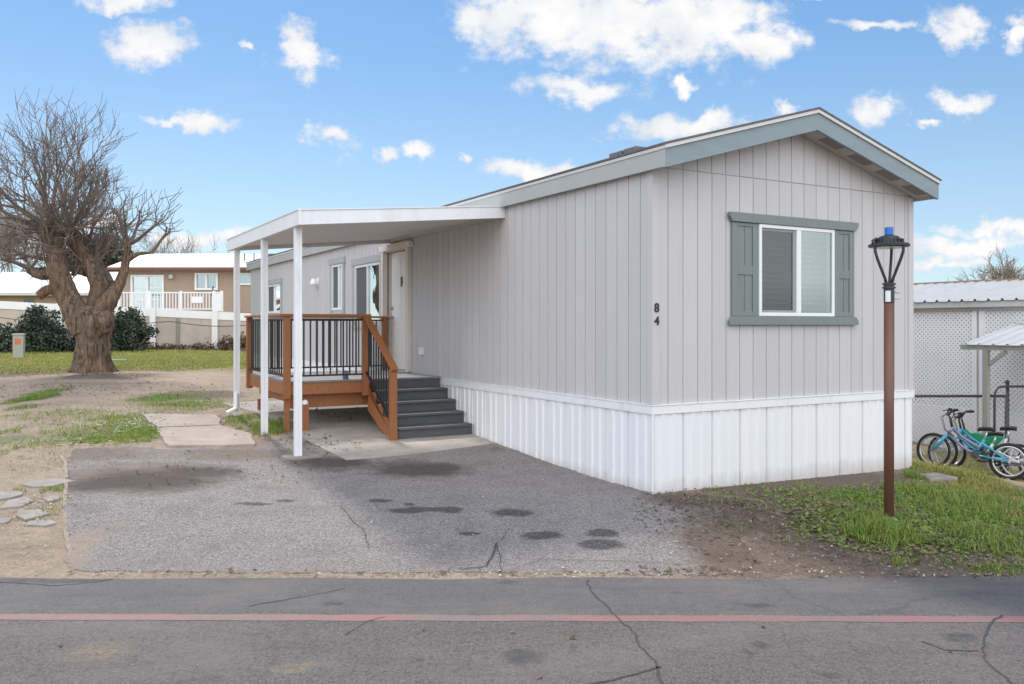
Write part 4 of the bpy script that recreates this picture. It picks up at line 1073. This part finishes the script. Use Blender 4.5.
# block wall with white top course and pillars
wd = 40.0
wall = empty('block_wall', (xx_(120, wd), wd, T(-18, wd)), 'weathered block wall with white top band and white pillars behind the lawn', 'wall')
wx, wz = wall.location.x, wall.location.z
def wtop(px): return zz(301+12.5*(px+0)/250, wd)-wz
w_ = MB(); w_.prism([(xx_(-140, wd)-wx, -.2), (xx_(400, wd)-wx, -.2), (xx_(400, wd)-wx, wtop(400)-.36), (xx_(-140, wd)-wx, wtop(-140)-.36)], 1, 0, .2); w_.build('blocks', M['block'], wall)
w_ = MB(); w_.prism([(xx_(-140, wd)-wx, wtop(-140)-.36), (xx_(400, wd)-wx, wtop(400)-.36), (xx_(400, wd)-wx, wtop(400)), (xx_(-140, wd)-wx, wtop(-140))], 1, -.03, .23); w_.build('top_course', M['blockwhite'], wall)
for px, w in ((153.5, .13), (215.5, .13), (60, .12), (-60, .12), (290, .12)):
    q = xx_(px, wd)-wx; MB().box((q-w, -.14, -.2), (q+w, -.031, wtop(px)+.03)).build('pillar', M['blockwhite'], wall)
q = xx_(178, wd)-wx; MB().box((q-.09, -.03, -.2), (q+.09, -.001, wtop(178)-.37)).build('mortar_patch', simple('grey_mortar', (.26, .24, .22), .9), wall)
cbl = MB(); pts = []
for k in range(41):
    u = k/40; px = -10+270*u; sag = 3.5*math.sin(PI*((u*3) % 1)); pts.append((xx_(px, 39.3), 39.3, zz(316+2.0*u*4+sag, 39.3)))
cbl.tube(pts, .018, 5); tag(cbl.build('drooping_cable', M['pipe']), 'dark cable drooping along the face of the block wall', 'cable')
# ivy twigs at wall foot
bush(196, 352, 39.4, [(-1.2, 0, .12, .8, .25, .2), (.2, 0, .12, .7, .25, .25), (1.6, 0, .22, .9, .25, .42), (2.2, 0, .5, .25, .15, .35), (-2.2, 0, .15, .5, .2, .3)], 2600, .055, 'reddish brown dry vine clump along the foot of the block wall', 9, 'deadleaf', 'dry_vine')
# utility pedestal
x, y = P(19, 358.5)
pd = empty('utility_pedestal', (x, y, T(x, y)), 'beige grey utility pedestal with an orange red sticker on the lawn', 'utility box', rz=.25)
k = y/F
MB().box((-4.8*k, -.12, -.05), (4.8*k, .12, 23*k)).box((-5.3*k, -.14, 23.01*k), (5.3*k, .14, 25*k)).build('housing', M['pedestal'], pd, bev=.012)
MB().box((-3*k, -.124, 14*k), (2.6*k, -.1205, 20*k)).build('sticker', M['redsticker'], pd)
x, y = P(118, 361)
pl = empty('plank', (x, y, T(x, y)+.015), 'pale green plank lying on the lawn right of the tree', 'plank', rz=.1)
k = y/F; MB().box((-8*k, -.07, 0), (8*k, .07, .04)).build('board', M['plank'], pl, bev=.004)

# ------------------------------------------------------------------ right background
cp = empty('lattice_carport', (OX, OY, 0), 'white lattice carport with ribbed metal roof at the right', 'carport', rz=HOMEROT)
CT = 8.44; LZ0, LZ1 = .30, 1.98; CS0, CS1 = -3.2, 9.6
spans = []; a = 2.62
edges = [-3.2, -1.25, .70, 2.66, 4.7, 6.75, 8.8]
EDG = [-3.1, -.75, 1.72, 4.2, 6.7, 9.2]
def clipseg(p, q, a0, a1, b0, b1):
    t0, t1 = 0., 1.; dx, dy = q[0]-p[0], q[1]-p[1]
    for pp, qq in ((-dx, p[0]-a0), (dx, a1-p[0]), (-dy, p[1]-b0), (dy, b1-p[1])):
        if abs(pp) < 1e-9:
            if qq < 0: return None
        else:
            r = qq/pp
            if pp < 0: t0 = max(t0, r)
            else: t1 = min(t1, r)
    if t0 >= t1-1e-3: return None
    return (p[0]+dx*t0, p[1]+dy*t0), (p[0]+dx*t1, p[1]+dy*t1)
for i in range(len(EDG)-1):
    a0, a1 = EDG[i]+.1, EDG[i+1]-.1; lt = MB(); H = LZ1-LZ0
    for sgn, xoff in ((1, 0), (-1, .008)):
        c = a0-H
        while c < a1+H:
            sgm = clipseg((c, LZ0), (c+H, LZ1), a0, a1, LZ0, LZ1) if sgn > 0 else clipseg((c, LZ1), (c+H, LZ0), a0, a1, LZ0, LZ1)
            if sgm: lt.bar((CT+xoff, sgm[0][0], sgm[0][1]), (CT+xoff, sgm[1][0], sgm[1][1]), .007, .036, up=(1, 0, 0)) if False else lt.bar((CT+xoff, sgm[0][0], sgm[0][1]), (CT+xoff, sgm[1][0], sgm[1][1]), .037, .007, up=(1, 0, 0))
            c += .080
    lt.build('lattice_panel', M['lattice'], cp)
    MB().box((CT-.03, a0-.08, LZ0-1.2), (CT+.03, a0-.0, LZ1)).build('post', M['lattice'], cp); MB().box((CT-.03, a1, LZ0-1.2), (CT+.03, a1+.08, LZ1)).build('post', M['lattice'], cp)
    MB().box((CT-.02, a0, LZ0-.9), (CT+.02, a1, LZ0-.0)).build('lower_panel', M['lattice'], cp)
MB().box((CT-.05, CS0, LZ1+.001), (CT+.05, CS1, LZ1+.06)).box((CT-.16, CS0, LZ1+.061), (CT+.0, CS1, LZ1+.16)).build('eave_beam', M['greybeam'], cp)
rr = MB(); prof = []; s_ = CS0
while s_ < CS1:
    for ds, dz in ((0, 0), (.02, .035), (.045, .035), (.065, 0)): prof.append((s_+ds, dz))
    s_ += .23
RTa, RTb = CT-.2, 11.6; RZa, RZb = LZ1+.165, 2.62
vs = []
for sv, dz in prof: vs += [(RTa, sv, RZa+dz), (RTb, sv, RZb+dz)]
rr.v = vs; rr.f = [(2*i, 2*i+2, 2*i+3, 2*i+1) for i in range(len(prof)-1)]
rr.build('roof', M['metalroof'], cp)
MB().box((RTb-.05, CS0, RZb-.06), (RTb+.1, CS1, RZb+.055)).build('ridge_cap', simple('tan_ridge_cap', (.30, .21, .15), .7), cp)
MB().box((11.2, CS0, -.6), (11.3, CS1, 2.45)).build('rear_wall', simple('carport_rear_wall', (.30, .29, .28), .9), cp)

cn = empty('small_canopy', (OX, OY, 0), 'small low metal canopy on a grey post beside the lattice', 'canopy', rz=HOMEROT)
c0, c1 = -2.2, 1.13; ta, tb = 7.0, 8.35
def cnz(t): return 1.46+.225*(t-ta)
vs = []; prof = []; s_ = c0
while s_ < c1:
    for ds, dz in ((0, 0), (.015, .02), (.05, .02), (.065, 0)): prof.append((s_+ds, dz))
    s_ += .21
for sv, dz in prof: vs += [(ta-.08, sv, cnz(ta-.08)+dz), (tb, sv, cnz(tb)+dz)]
rr = MB(); rr.v = vs; rr.f = [(2*i, 2*i+2, 2*i+3, 2*i+1) for i in range(len(prof)-1)]; rr.build('roof', M['metalroof'], cn)
MB().box((ta-.03, c0, 1.36), (ta+.02, c1-.02, 1.435)).build('beam', M['canopypost'], cn)
MB().box((tb-.06, c0, cnz(tb)-.1), (tb, c1-.02, cnz(tb)-.03)).build('beam', M['canopypost'], cn)
for s_ in (.72, -1.9):
    for t_x in (ta,):
        x, y = W(s_, t_x); MB().box((t_x-.038, s_-.038, T(x, y)-.05), (t_x+.038, s_+.038, 1.359 if t_x == ta else cnz(tb)-.101)).build('post', M['canopypost'], cn)
MB().bar((ta, .66, 1.15), (ta, .42, 1.352), .05, .05).build('brace', M['canopypost'], cn)

fc = empty('chain_link_fence', (4.3, 12.9, 0), 'low chain link fence with a dark top rail behind the bicycles', 'fence')
RZ = .66
def fz(x): return T(4.3+x, 12.9)
MB().tube([(-.35, 0, RZ), (3.22, 0, RZ)], .021, 8).build('top_rail', M['pipe'], fc, True)
for q in (-.33, 1.55, 3.22):
    h = .86 if q > 3 else .70
    MB().tube([(q, .0, fz(q)-.1), (q, .0, h)], .033 if q > 3 else .024, 10).lathe([(.036, 0), (.036, .02), (.012, .045)], 10, (q, 0, h)).build('post', M['pipe'], fc, True)
def mesh_wire(mb, x0, x1, z0f, z1, y=.026, pitch=.075):
    zlo = z0f; H = z1-zlo
    for sgn in (1, -1):
        c = x0-H
        while c < x1:
            sg = clipseg((c, zlo), (c+H, z1), x0, x1, zlo, z1) if sgn > 0 else clipseg((c, z1), (c+H, zlo), x0, x1, zlo, z1)
            if sg: mb.tube([(sg[0][0], y+.003*sgn, sg[0][1]), (sg[1][0], y+.003*sgn, sg[1][1])], .0019, 3, caps=False)
            c += pitch
cw = MB(); mesh_wire(cw, -.33, 3.22, fz(1.6)-.02, RZ); cw.build('wire_mesh', M['wire'], fc)
gx = xx_(994.5, 12.82)
gt = empty('pipe_gate', (gx, 12.82, 0), 'dark pipe gate with rounded corner beside the chain link fence', 'gate')
z_top = zz(386.5, 12.82); zgb = T(gx, 12.82)+.08
MB().tube([(0, 0, zgb), (0, 0, z_top-.14), (.02, 0, z_top-.06), (.06, 0, z_top-.015), (.14, 0, z_top), (1.2, 0, z_top), (1.25, 0, z_top-.05), (1.26, 0, zgb), (0, 0, zgb)], .018, 8).build('gate_frame', M['pipe'], gt, True)
cw = MB(); mesh_wire(cw, .02, 1.24, zgb+.01, z_top-.06, y=.0); cw.build('wire_mesh', M['wire'], gt)

# ------------------------------------------------------------------ bicycles
def bicycle(pf, pr, col, col2, label, R=.25, sh=0., lean=.0, steer=.25, saddle='black', accents=None):
    """pf, pr: ground points under the front and rear wheel"""
    F0 = Vector((pf[0], pf[1], T(*pf))); R0 = Vector((pr[0], pr[1], T(*pr)))
    L = (R0-F0).length; ax = (R0-F0).normalized(); side = ax.cross(Vector((0, 0, 1))).normalized(); up = side.cross(ax).normalized()
    if up.z < 0: up = -up
    up = (Matrix.Rotation(lean, 4, ax) @ up); side = up.cross(ax)
    mtx = Matrix((( *ax, ),( *side, ),( *up, ))).transposed().to_4x4(); mtx.translation = F0
    b = empty('bicycle', (0, 0, 0), label, 'bicycle', 'bicycles leaning at the fence'); b.matrix_world = mtx
    def wheel(c, ang):
        axv = Vector((math.sin(ang), math.cos(ang), 0))
        ty = MB(); ty.torus(c, R-.02, .021, axv, 30, 8)
        w = ty.build('wheel', M['rubber'], b, True)
        MB().torus(c, R-.050, .014, axv, 30, 6).build('rim', M['chrome'], w, True)
        sp = MB(); C = Vector(c); u = axv.cross(Vector((0, 0, 1))).normalized(); z_ = Vector((0, 0, 1))
        for k in range(18):
            a = 2*PI*k/18; d = u*math.cos(a)+z_*math.sin(a); off = axv*(.025 if k % 2 else -.025)
            sp.tube([C+off, C+d*(R-.05)], .0022, 3, caps=False)
        sp.tube([C-axv*.05, C+axv*.05], .02, 8); sp.build('spokes', M['chrome'], w)
        MB().box((C.x+.1-.02, C.y-.035, C.z+.06), (C.x+.1+.02, C.y-.028, C.z+.085)).build('reflector', M['sticker'], w)
    wheel((0, 0, R), steer); wheel((L, 0, R), 0)
    fk = MB(); hs = Vector((.21, 0, R+.36)); hl = Vector((.175, 0, R+.26))
    for sgn in (-1, 1): fk.tube([(0, .05*sgn, R), (.06, .055*sgn, R+.10), (.15, .05*sgn, R+.235)], [.014, .024, .024], 8)
    fk.tube([(.15, -.055, R+.235), (.15, .055, R+.235)], .02, 8).tube([(.15, 0, R+.235), hl], .018, 8); fk.build('fork', M[col], b, True)
    bb = Vector((L*.56, 0, R+.02)); st1 = Vector((L*.66, 0, R+.25+sh)); ra = Vector((L, 0, R))
    fr = MB(); fr.tube([hl, hs], .024, 10).tube([hl, Vector((.35, 0, R+.12)), bb], .021, 8).tube([hs, Vector((.36, 0, R+.24)), Vector((L*.62, 0, R+.12))], .019, 8); fr.build('frame', M[col2], b, True)
    f2 = MB(); f2.tube([bb, st1], .019, 8)
    for sgn in (-1, 1): f2.tube([bb+Vector((0, .03*sgn, 0)), ra+Vector((0, .055*sgn, 0))], .015, 6).tube([st1+Vector((0, .02*sgn, -.06)), ra+Vector((0, .055*sgn, 0))], .014, 6)
    f2.build('rear_triangle', M[col], b, True)
    se = MB(); se.tube([st1, st1+Vector((.03, 0, .12))], .013, 8)
    se.build('seat_post', M['chrome'], b, True)
    sd_ = MB(); c = st1+Vector((.03, 0, .13)); prf = []
    for i in range(9):
        u = i/8; w = .016+.055*smooth((u-.35)/.5)*(1 if u < .95 else .8); x_ = c.x-.12+.21*u; z_ = c.z+.012*math.sin(u*PI)+.02*u
        prf.append((x_, w, z_))
    for (x_, w, z_) in prf: sd_.v += [(x_, -w, z_), (x_, -w*.6, z_+.028), (x_, w*.6, z_+.028), (x_, w, z_), (x_, 0, z_-.03)]
    for i in range(8):
        for k in range(5): sd_.f.append((5*i+k, 5*i+(k+1) % 5, 5*i+5+(k+1) % 5, 5*i+5+k))
    sd_.f += [(0, 1, 2, 3, 4), tuple(40+k for k in (4, 3, 2, 1, 0))]
    sd_.build('saddle', M['black'] if saddle == 'black' else M[saddle], b, True)
    hb = MB(); top = hs+Vector((-.045, 0, .15)); rot = Matrix.Rotation(steer, 4, 'Z')
    hb.tube([hs, top], .014, 8); hp = [(.03, -.27, .10), (.0, -.20, .10), (-.02, -.07, .01), (-.02, .07, .01), (.0, .20, .10), (.03, .27, .10)]
    hb.tube([top+(rot @ Vector(p)) for p in hp], .011, 8); hbo = hb.build('handlebar', M['black'], b, True)
    for sgn in (-1, 1):
        g = MB(); g.tube([top+(rot @ Vector((.05, .32*sgn, .105))), top+(rot @ Vector((.015, .2*sgn, .10)))], .019, 8); g.build('grip', M['rubber'], hbo, True)
        MB().tube([top+(rot @ Vector((.0, .19*sgn, .09))), top+(rot @ Vector((-.06, .24*sgn, .07)))], .007, 5).build('brake_lever', M['black'], hbo)
    cb_ = MB()
    for sgn in (-1, 1): cb_.tube([top+(rot @ Vector((-.02, .12*sgn, .05))), top+Vector((-.10, .07*sgn, -.02)), hl+Vector((-.05, .03*sgn, .05)), Vector((.36, .01*sgn, R+.18))], .005, 4)
    cb_.build('brake_cable', M['rubber'], b, True)
    MB().tube([Vector((L*.62, 0, R+.12)), bb+Vector((.10, 0, .10))], .022, 8).build('shock', M['black'], b, True)
    ck = MB(); ck.lathe([(.055, -.004), (.055, .004)], 20)
    ck.v = [(v[0]+bb.x, v[2]-.045, v[1]+bb.z) for v in ck.v]; ck.tube([bb+Vector((0, -.06, 0)), bb+Vector((.10, -.065, -.07))], .010, 6).tube([bb+Vector((0, .06, 0)), bb+Vector((-.10, .065, .07))], .010, 6).tube([bb+Vector((0, -.06, 0)), bb+Vector((0, .06, 0))], .014, 6)
    cko = ck.build('crankset', M['pipe'], b)
    for sgn, q in ((-1, (.10, -.07)), (1, (-.10, .07))): MB().box((bb.x+q[0]-.045, sgn*.07, bb.z+q[1]-.012), (bb.x+q[0]+.045, sgn*.15, bb.z+q[1]+.012)).build('pedal', M['rubber'], cko)
    ch = MB(); ch.tube([bb+Vector((0, -.045, .07)), ra+Vector((0, -.045, .03))], .006, 4).tube([bb+Vector((0, -.045, -.07)), ra+Vector((0, -.045, -.03))], .006, 4); ch.build('chain', M['rubber'], b)
    if accents:
        p_ = MB(); p_.prism([(hl.x+.06, R+.26), (hs.x+.12, R+.33), (st1.x-.02, st1.z+.02), (bb.x-.02, bb.z+.13)], 1, -.035, .035); p_.build('frame_panel', M[accents], b, bev=.01)
    return b
pf, pr_ = (6.03, 12.2), (6.78, 11.62)
bicycle(pf, pr_, 'teal', 'lilac', 'teal and lilac children bicycle, nearest of the row at the fence', lean=-.10, steer=.30)
off = Vector((.17, .10)); bicycle((pf[0]+.20, pf[1]+.13), (pr_[0]+.22, pr_[1]+.16), 'bikewhite', 'teal', 'pale bicycle with a teal frame, middle one of the row', lean=-.16, steer=.55, R=.25, sh=-.05)
bicycle((pf[0]+.40, pf[1]+.36), (pr_[0]+.58, pr_[1]+.30), 'bikewhite', 'green', 'green framed bicycle farthest back, against the chain link fence', lean=-.02, steer=-.1, saddle='black', accents='green', R=.25, sh=.04)

# ------------------------------------------------------------------ grass and litter
def blades(name, regions, m, seed, h=(.05, .12), w=.006, cover=.5, ns=1.6, wide=1.0):
    rng = np.random.default_rng(seed); X = []; Y = []; Hh = []
    for (cx, cy, rx, ry, dens, hs) in regions:
        n = int(dens*PI*rx*ry); a = rng.random(n)*2*PI; r = np.sqrt(rng.random(n))
        x = cx+rx*r*np.cos(a)*1.12; y = cy+ry*r*np.sin(a)*1.12
        keep = []
        for i in range(n):
            q = mnoise.noise(Vector((x[i]*ns, y[i]*ns, seed)))*.6+mnoise.noise(Vector((x[i]*ns*4, y[i]*ns*4, seed)))*.45
            if q+(1-r[i])*.9-.35 > (1-cover)-.5: keep.append(i)
        X.append(x[keep]); Y.append(y[keep]); Hh.append(np.full(len(keep), hs)*(1.15-.6*r[keep]))
    x = np.concatenate(X); y = np.concatenate(Y); hs = np.concatenate(Hh); n = len(x)
    z = np.array([T(a, b) for a, b in zip(x, y)])
    H = hs*(h[0]+(h[1]-h[0])*rng.random(n)**1.6); th = rng.random(n)*2*PI; bend = H*(.3+1.1*rng.random(n)**1.5); ww = w*(.7+.7*rng.random(n))
    dx, dy = np.cos(th), np.sin(th); px_, py_ = -dy*ww/2, dx*ww/2
    b = np.stack([x, y, z-.004], 1); mid = b+np.stack([dx*bend*.3, dy*bend*.3, H*.6], 1); tip = b+np.stack([dx*bend, dy*bend, H], 1); pv = np.stack([px_, py_, np.zeros(n)], 1)
    v = np.stack([b-pv, b+pv, mid+pv*.8, mid-pv*.8, tip], 1).reshape(-1, 3); i0 = np.arange(n)*5
    f = np.stack([i0, i0+1, i0+2, i0+3], 1); f2 = np.stack([i0+3, i0+2, i0+4], 1)
    me = bpy.data.meshes.new(name); me.vertices.add(len(v)); me.vertices.foreach_set('co', v.astype(np.float32).ravel())
    loops = np.concatenate([f.ravel(), f2.ravel()]).astype(np.int32); me.loops.add(len(loops)); me.loops.foreach_set('vertex_index', loops)
    ls = np.concatenate([np.arange(n)*4, 4*n+np.arange(n)*3]).astype(np.int32); me.polygons.add(2*n); me.polygons.foreach_set('loop_start', ls)
    me.update(calc_edges=True); me.materials.append(m)
    o = bpy.data.objects.new(name, me); COL.objects.link(o); o['kind'] = 'stuff'; return o
def R_(px, py, rx, ry, dens, hs=1.0): return (*ell(px, py, rx, ry), dens, hs)
g1 = blades('grass', [R_(878, 533, 60, 17, 6800, 1.05), R_(955, 500, 62, 22, 3600, .8), R_(990, 540, 60, 24, 3200, .75), R_(915, 515, 100, 34, 1100, .75), R_(830, 500, 80, 14, 700, .55), R_(950, 560, 60, 10, 900, .5), R_(915, 478, 12, 5, 5000, 1.0),
                      R_(895, 565, 26, 7, 4000, .5), R_(995, 570, 26, 6, 5000, .5), R_(760, 505, 70, 9, 260, .6), R_(790, 535, 80, 16, 380, .6), R_(720, 495, 60, 6, 160, .6), R_(648, 513, 10, 3, 5000, .45), R_(860, 498, 50, 9, 1500, .6), R_(800, 487, 70, 5, 500, .5), R_(740, 492, 40, 4, 300, .4), R_(840, 545, 30, 8, 900, .5)], M['grass'], 4, h=(.03, .13), cover=.56, w=.0075, ns=2.6)
tag(g1, 'patchy green grass around the lamp pole in the shade of the home', 'grass')
g4 = blades('grass', [R_(948, 472, 20, 7, 5500, 1.2), R_(985, 487, 50, 10, 3800, .8), R_(920, 468, 16, 5, 4000, .8), R_(975, 468, 50, 8, 2400, .8), R_(1005, 512, 50, 20, 2600, .8), R_(970, 495, 40, 12, 1500, .7), R_(960, 458, 50, 6, 1500, .9)], M['lawn'], 5, h=(.02, .10), cover=.62, w=.007, ns=2.2)  # yellow of sunlit blades is put into their colour
tag(g4, 'sunny yellow green grass in front of the bicycles', 'grass')
g2 = blades('grass', [R_(105, 430, 60, 14, 1500, .55), R_(132, 436, 36, 10, 3600, .65), R_(95, 440, 26, 6, 3000, .55), R_(125, 418, 30, 6, 1800, .5), R_(165, 398, 34, 5, 2000, .5), R_(180, 404, 26, 4, 1800, .5), R_(36, 398, 13, 6, 4600, .8), R_(50, 392, 14, 4, 2600, .6), R_(22, 408, 12, 4, 2600, .6), R_(8, 432, 14, 6, 1800, .55), R_(30, 446, 20, 6, 1600, .5), R_(5, 452, 14, 5, 1500, .5), R_(268, 428, 34, 9, 4200, .95), R_(240, 420, 22, 5, 2600, .7), R_(188, 427, 16, 2.5, 3000, .5), R_(55, 490, 14, 3, 4200, .6),
                      R_(15, 492, 16, 4, 2400, .5), R_(48, 510, 26, 12, 900, .5), R_(200, 406, 60, 5, 1300, .45), R_(290, 428, 14, 5, 2400, .7), R_(25, 522, 30, 6, 800, .4), R_(32, 547, 6, 2, 1500, .35), R_(220, 438, 50, 4, 120, .4), R_(496, 450, 12, 2, 3000, .5), R_(70, 415, 60, 8, 900, .5), R_(110, 415, 120, 26, 260, .42), R_(40, 460, 60, 14, 350, .4), R_(180, 405, 70, 14, 420, .42)], M['grass'], 8, h=(.03, .12), cover=.60, ns=2.0, w=.0075)
tag(g2, 'green grass tufts in the sandy yard left of the drive', 'grass')
g3 = blades('lawn', [(-12, 29, 16, 7.5, 330, .8), (-14, 36, 18, 4.5, 200, 1.5)], M['lawn'], 12, h=(.04, .10), w=.022, cover=.78, ns=.35)
tag(g3, 'yellow green lawn between the big tree and the block wall', 'lawn')
def litter(name, regs, m, seed, size, label, cat):
    rng = np.random.default_rng(seed); v = []; 
    for (cx, cy, rx, ry, n) in regs:
        for _ in range(n):
            a = rng.random()*2*PI; r = rng.random()**.8*1.15; x, y = cx+rx*r*math.cos(a), cy+ry*r*math.sin(a); z = T(x, y)+.016 if 3.2 < st(x, y)[0] < 8.2 and -2.4 < st(x, y)[1] < -.05 else T(x, y)+.016
            s = size*(.5+rng.random()); t = rng.random()*PI; u = np.array([math.cos(t), math.sin(t), rng.normal()*.25])*s; w = np.array([-math.sin(t), math.cos(t), rng.normal()*.25])*s*.6; c = np.array([x, y, z+abs(u[2])*.6+abs(w[2])*.6])
            v += [c-u, c-w, c+u, c+w]
    v = np.array(v); o = npmesh(name, v, np.arange(len(v)).reshape(-1, 4), m); o['kind'] = 'stuff'; return tag(o, label, cat)
def E_(px, py, rx, ry, n): return (*ell(px, py, rx, ry), n)
litter('dead_leaves', [E_(330, 415, 45, 10, 90), E_(15, 374, 45, 6, 700), E_(110, 375, 40, 3, 200), E_(70, 388, 80, 10, 400), E_(190, 392, 60, 8, 200), E_(320, 440, 30, 8, 30), E_(265, 435, 40, 6, 90), E_(420, 470, 80, 10, 12), E_(800, 520, 120, 30, 160), E_(930, 545, 100, 22, 180), E_(690, 572, 60, 4, 30), E_(150, 420, 150, 40, 110), E_(520, 640, 500, 40, 8), E_(500, 575, 420, 3, 70)], M['deadleaf'], 3, .022, 'scattered dead brown leaves on the soil, pad and lawn', 'leaves')
litter('weed_leaves', [E_(880, 530, 75, 20, 1500), E_(960, 515, 80, 34, 2200), E_(830, 505, 80, 14, 420), E_(780, 492, 80, 10, 160), E_(125, 432, 46, 14, 500)], M['grass'], 31, .022, 'low broad leaved weeds between the grass', 'weeds')
litter('dry_thatch', [E_(920, 525, 130, 36, 1100), E_(960, 480, 60, 14, 500), E_(110, 425, 90, 22, 500)], simple('dry_straw', (.24, .185, .095), .9, .15, 5, isl=.4), 33, .014, 'dry straw coloured thatch in the grass patches', 'thatch')
litter('soil_clods', [E_(800, 520, 150, 34, 1500), E_(740, 505, 90, 20, 700), E_(930, 550, 110, 26, 600), E_(120, 390, 130, 12, 420), E_(60, 425, 90, 30, 260), E_(200, 470, 130, 16, 200), E_(320, 447, 50, 10, 120)], simple('soil_clod', (.13, .09, .065), .95, .2, 5, isl=.5), 14, .016, 'small dark clods and bark bits on the bare soil', 'clods')
litter('pebbles', [E_(45, 505, 30, 12, 160), E_(30, 540, 60, 25, 120), E_(830, 540, 160, 34, 340), E_(60, 440, 120, 40, 160), E_(400, 520, 330, 50, 90), E_(520, 576, 460, 3, 260)], simple('pebble', (.36, .32, .28), .9, .1, 5, isl=.4), 9, .012, 'small pale stones scattered over dirt and asphalt', 'pebbles')

# ------------------------------------------------------------------ sky, sun, camera
SUN_EL = math.radians(38); SUN_D = Vector((-.47, .883, 0)).normalized()
sun = bpy.data.lights.new('sun', 'SUN'); sun.energy = 2.7; sun.angle = math.radians(5); sun.color = (1, .94, .85)
so_ = bpy.data.objects.new('sun', sun); COL.objects.link(so_)
dv = Vector((SUN_D.x*math.cos(SUN_EL), SUN_D.y*math.cos(SUN_EL), math.sin(SUN_EL)))
so_.rotation_euler = dv.to_track_quat('Z', 'Y').to_euler(); so_.location = dv*40
w = bpy.data.worlds.new('World'); scn.world = w; w.use_nodes = True
nt = NT(w.node_tree); nt.n.clear()
wo = nt.new('ShaderNodeOutputWorld'); bg = nt.new('ShaderNodeBackground'); nt.l.new(bg.outputs[0], wo.inputs[0])
sky = nt.new('ShaderNodeTexSky'); sky.sky_type = 'NISHITA'; sky.sun_disc = False; sky.sun_elevation = SUN_EL; sky.sun_rotation = math.atan2(SUN_D.x, SUN_D.y)
sky.air_density = 1.0; sky.dust_density = .25; sky.ozone_density = 1.5; sky.altitude = 1300
hs_ = nt.new('ShaderNodeHueSaturation'); hs_.inputs['Saturation'].default_value = 1.07; hs_.inputs['Value'].default_value = 1.0; nt.l.new(sky.outputs[0], hs_.inputs['Color'])
dirv = nt.new('ShaderNodeTexCoord').outputs['Generated']
sx, sy, sz = nt.sep(dirv)[:3]
ysafe = nt.math('MAXIMUM', sy, .05)
u = nt.math('DIVIDE', sx, ysafe); v = nt.math('DIVIDE', sz, ysafe); uv = nt.comb(u, v, 0)
front = nt.remap(sy, .15, .35)
CL = [(120, 5, 50, 12), (148, 47, 46, 26), (298, 53, 27, 26), (200, 117, 52, 12), (172, 118, 40, 7), (332, 140, 28, 14), (418, 146, 24, 12), (382, 146, 14, 10),
      (500, 22, 50, 45), (620, 20, 150, 52), (690, 25, 100, 45), (560, 12, 110, 42), (760, 42, 40, 24), (577, 88, 62, 17), (545, 172, 62, 14), (505, 170, 26, 14), (655, 124, 42, 18), (700, 124, 60, 12), (785, 105, 18, 9),
      (868, 112, 30, 17), (956, 106, 36, 16), (918, 127, 12, 6), (958, 24, 36, 20), (1016, 25, 14, 22), (880, 22, 44, 7), (820, 0, 14, 5), (676, 82, 16, 9), (470, 153, 10, 7),
      (1000, 228, 90, 9), (960, 243, 90, 11), (90, 232, 60, 12), (200, 238, 60, 12), (20, 250, 70, 16), (930, 258, 60, 6), (250, 45, 10, 5), (720, 20, 60, 50)]
den = nt.blobs(nt.vmath('ADD', uv, nt.scale(nt.vmath('SUBTRACT', nt.noise(uv, 14, 5, .62, out='Color'), (.5, .5, .5)), (.11, .07, 0))),
               [((a-512)/F, (HZ-b)/F, c/F*1.2, d/F*1.25) for a, b, c, d in CL])
n_hi = nt.noise(nt.scale(uv, (1, 1.3, 1)), 26, 7, .62)
dd_ = nt.math('ADD', den, nt.math('MULTIPLY', nt.math('SUBTRACT', n_hi, .5), 1.75))
cm = nt.math('MULTIPLY', nt.remap(dd_, .06, .72, 0, 1, True), front)
wisp = nt.math('MULTIPLY', nt.remap(nt.noise(nt.scale(uv, (1, 2.6, 1)), 5.0, 7, .65), .60, .85, 0, .2), front)
cm = nt.math('MAXIMUM', cm, wisp)
# unseen bright clouds added behind and beside the camera to light the walls
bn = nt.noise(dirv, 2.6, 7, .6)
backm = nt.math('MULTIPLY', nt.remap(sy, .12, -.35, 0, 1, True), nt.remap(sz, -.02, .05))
fill_bank = nt.math('MULTIPLY', backm, nt.remap(bn, .34, .56, .25, 1.0, True))
shade = nt.remap(nt.math('ADD', nt.noise(uv, 16, 5), nt.math('MULTIPLY', nt.math('SUBTRACT', dd_, .6), .25)), .3, .68, 0, 1.0)
skyc = nt.mix(1.0, hs_.outputs[0], (.1, .1, .1), 'MULTIPLY')
skyc = nt.mix(nt.math('MULTIPLY', nt.remap(sz, -.05, .0), .62), skyc, nt.mix(nt.remap(sz, .02, .38, 0, 1, True), (.45, .62, .74), (.165, .375, .70)))
ccol = nt.mix(shade, (.60, .63, .68), (.80, .79, .785))
c1_ = nt.mix(cm, skyc, ccol)
c2_ = nt.mix(fill_bank, c1_, (1.84, 1.88, 1.96))
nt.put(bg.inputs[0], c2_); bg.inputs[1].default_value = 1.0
cam = bpy.data.cameras.new('camera'); cam.sensor_width = 36; cam.lens = F/1024*36; cam.shift_y = (HZ-342)/1024; cam.clip_start = .05; cam.clip_end = 2000
co_ = bpy.data.objects.new('camera', cam); COL.objects.link(co_); co_.location = (0, 0, EYE); co_.rotation_euler = (PI/2, 0, 0); scn.camera = co_
scn.view_settings.view_transform = 'Standard'; scn.view_settings.look = 'None'; scn.view_settings.exposure = .36; scn.view_settings.gamma = 1
scn.view_settings.use_curve_mapping = False
scn.cycles.max_bounces = 6; scn.cycles.transparent_max_bounces = 8
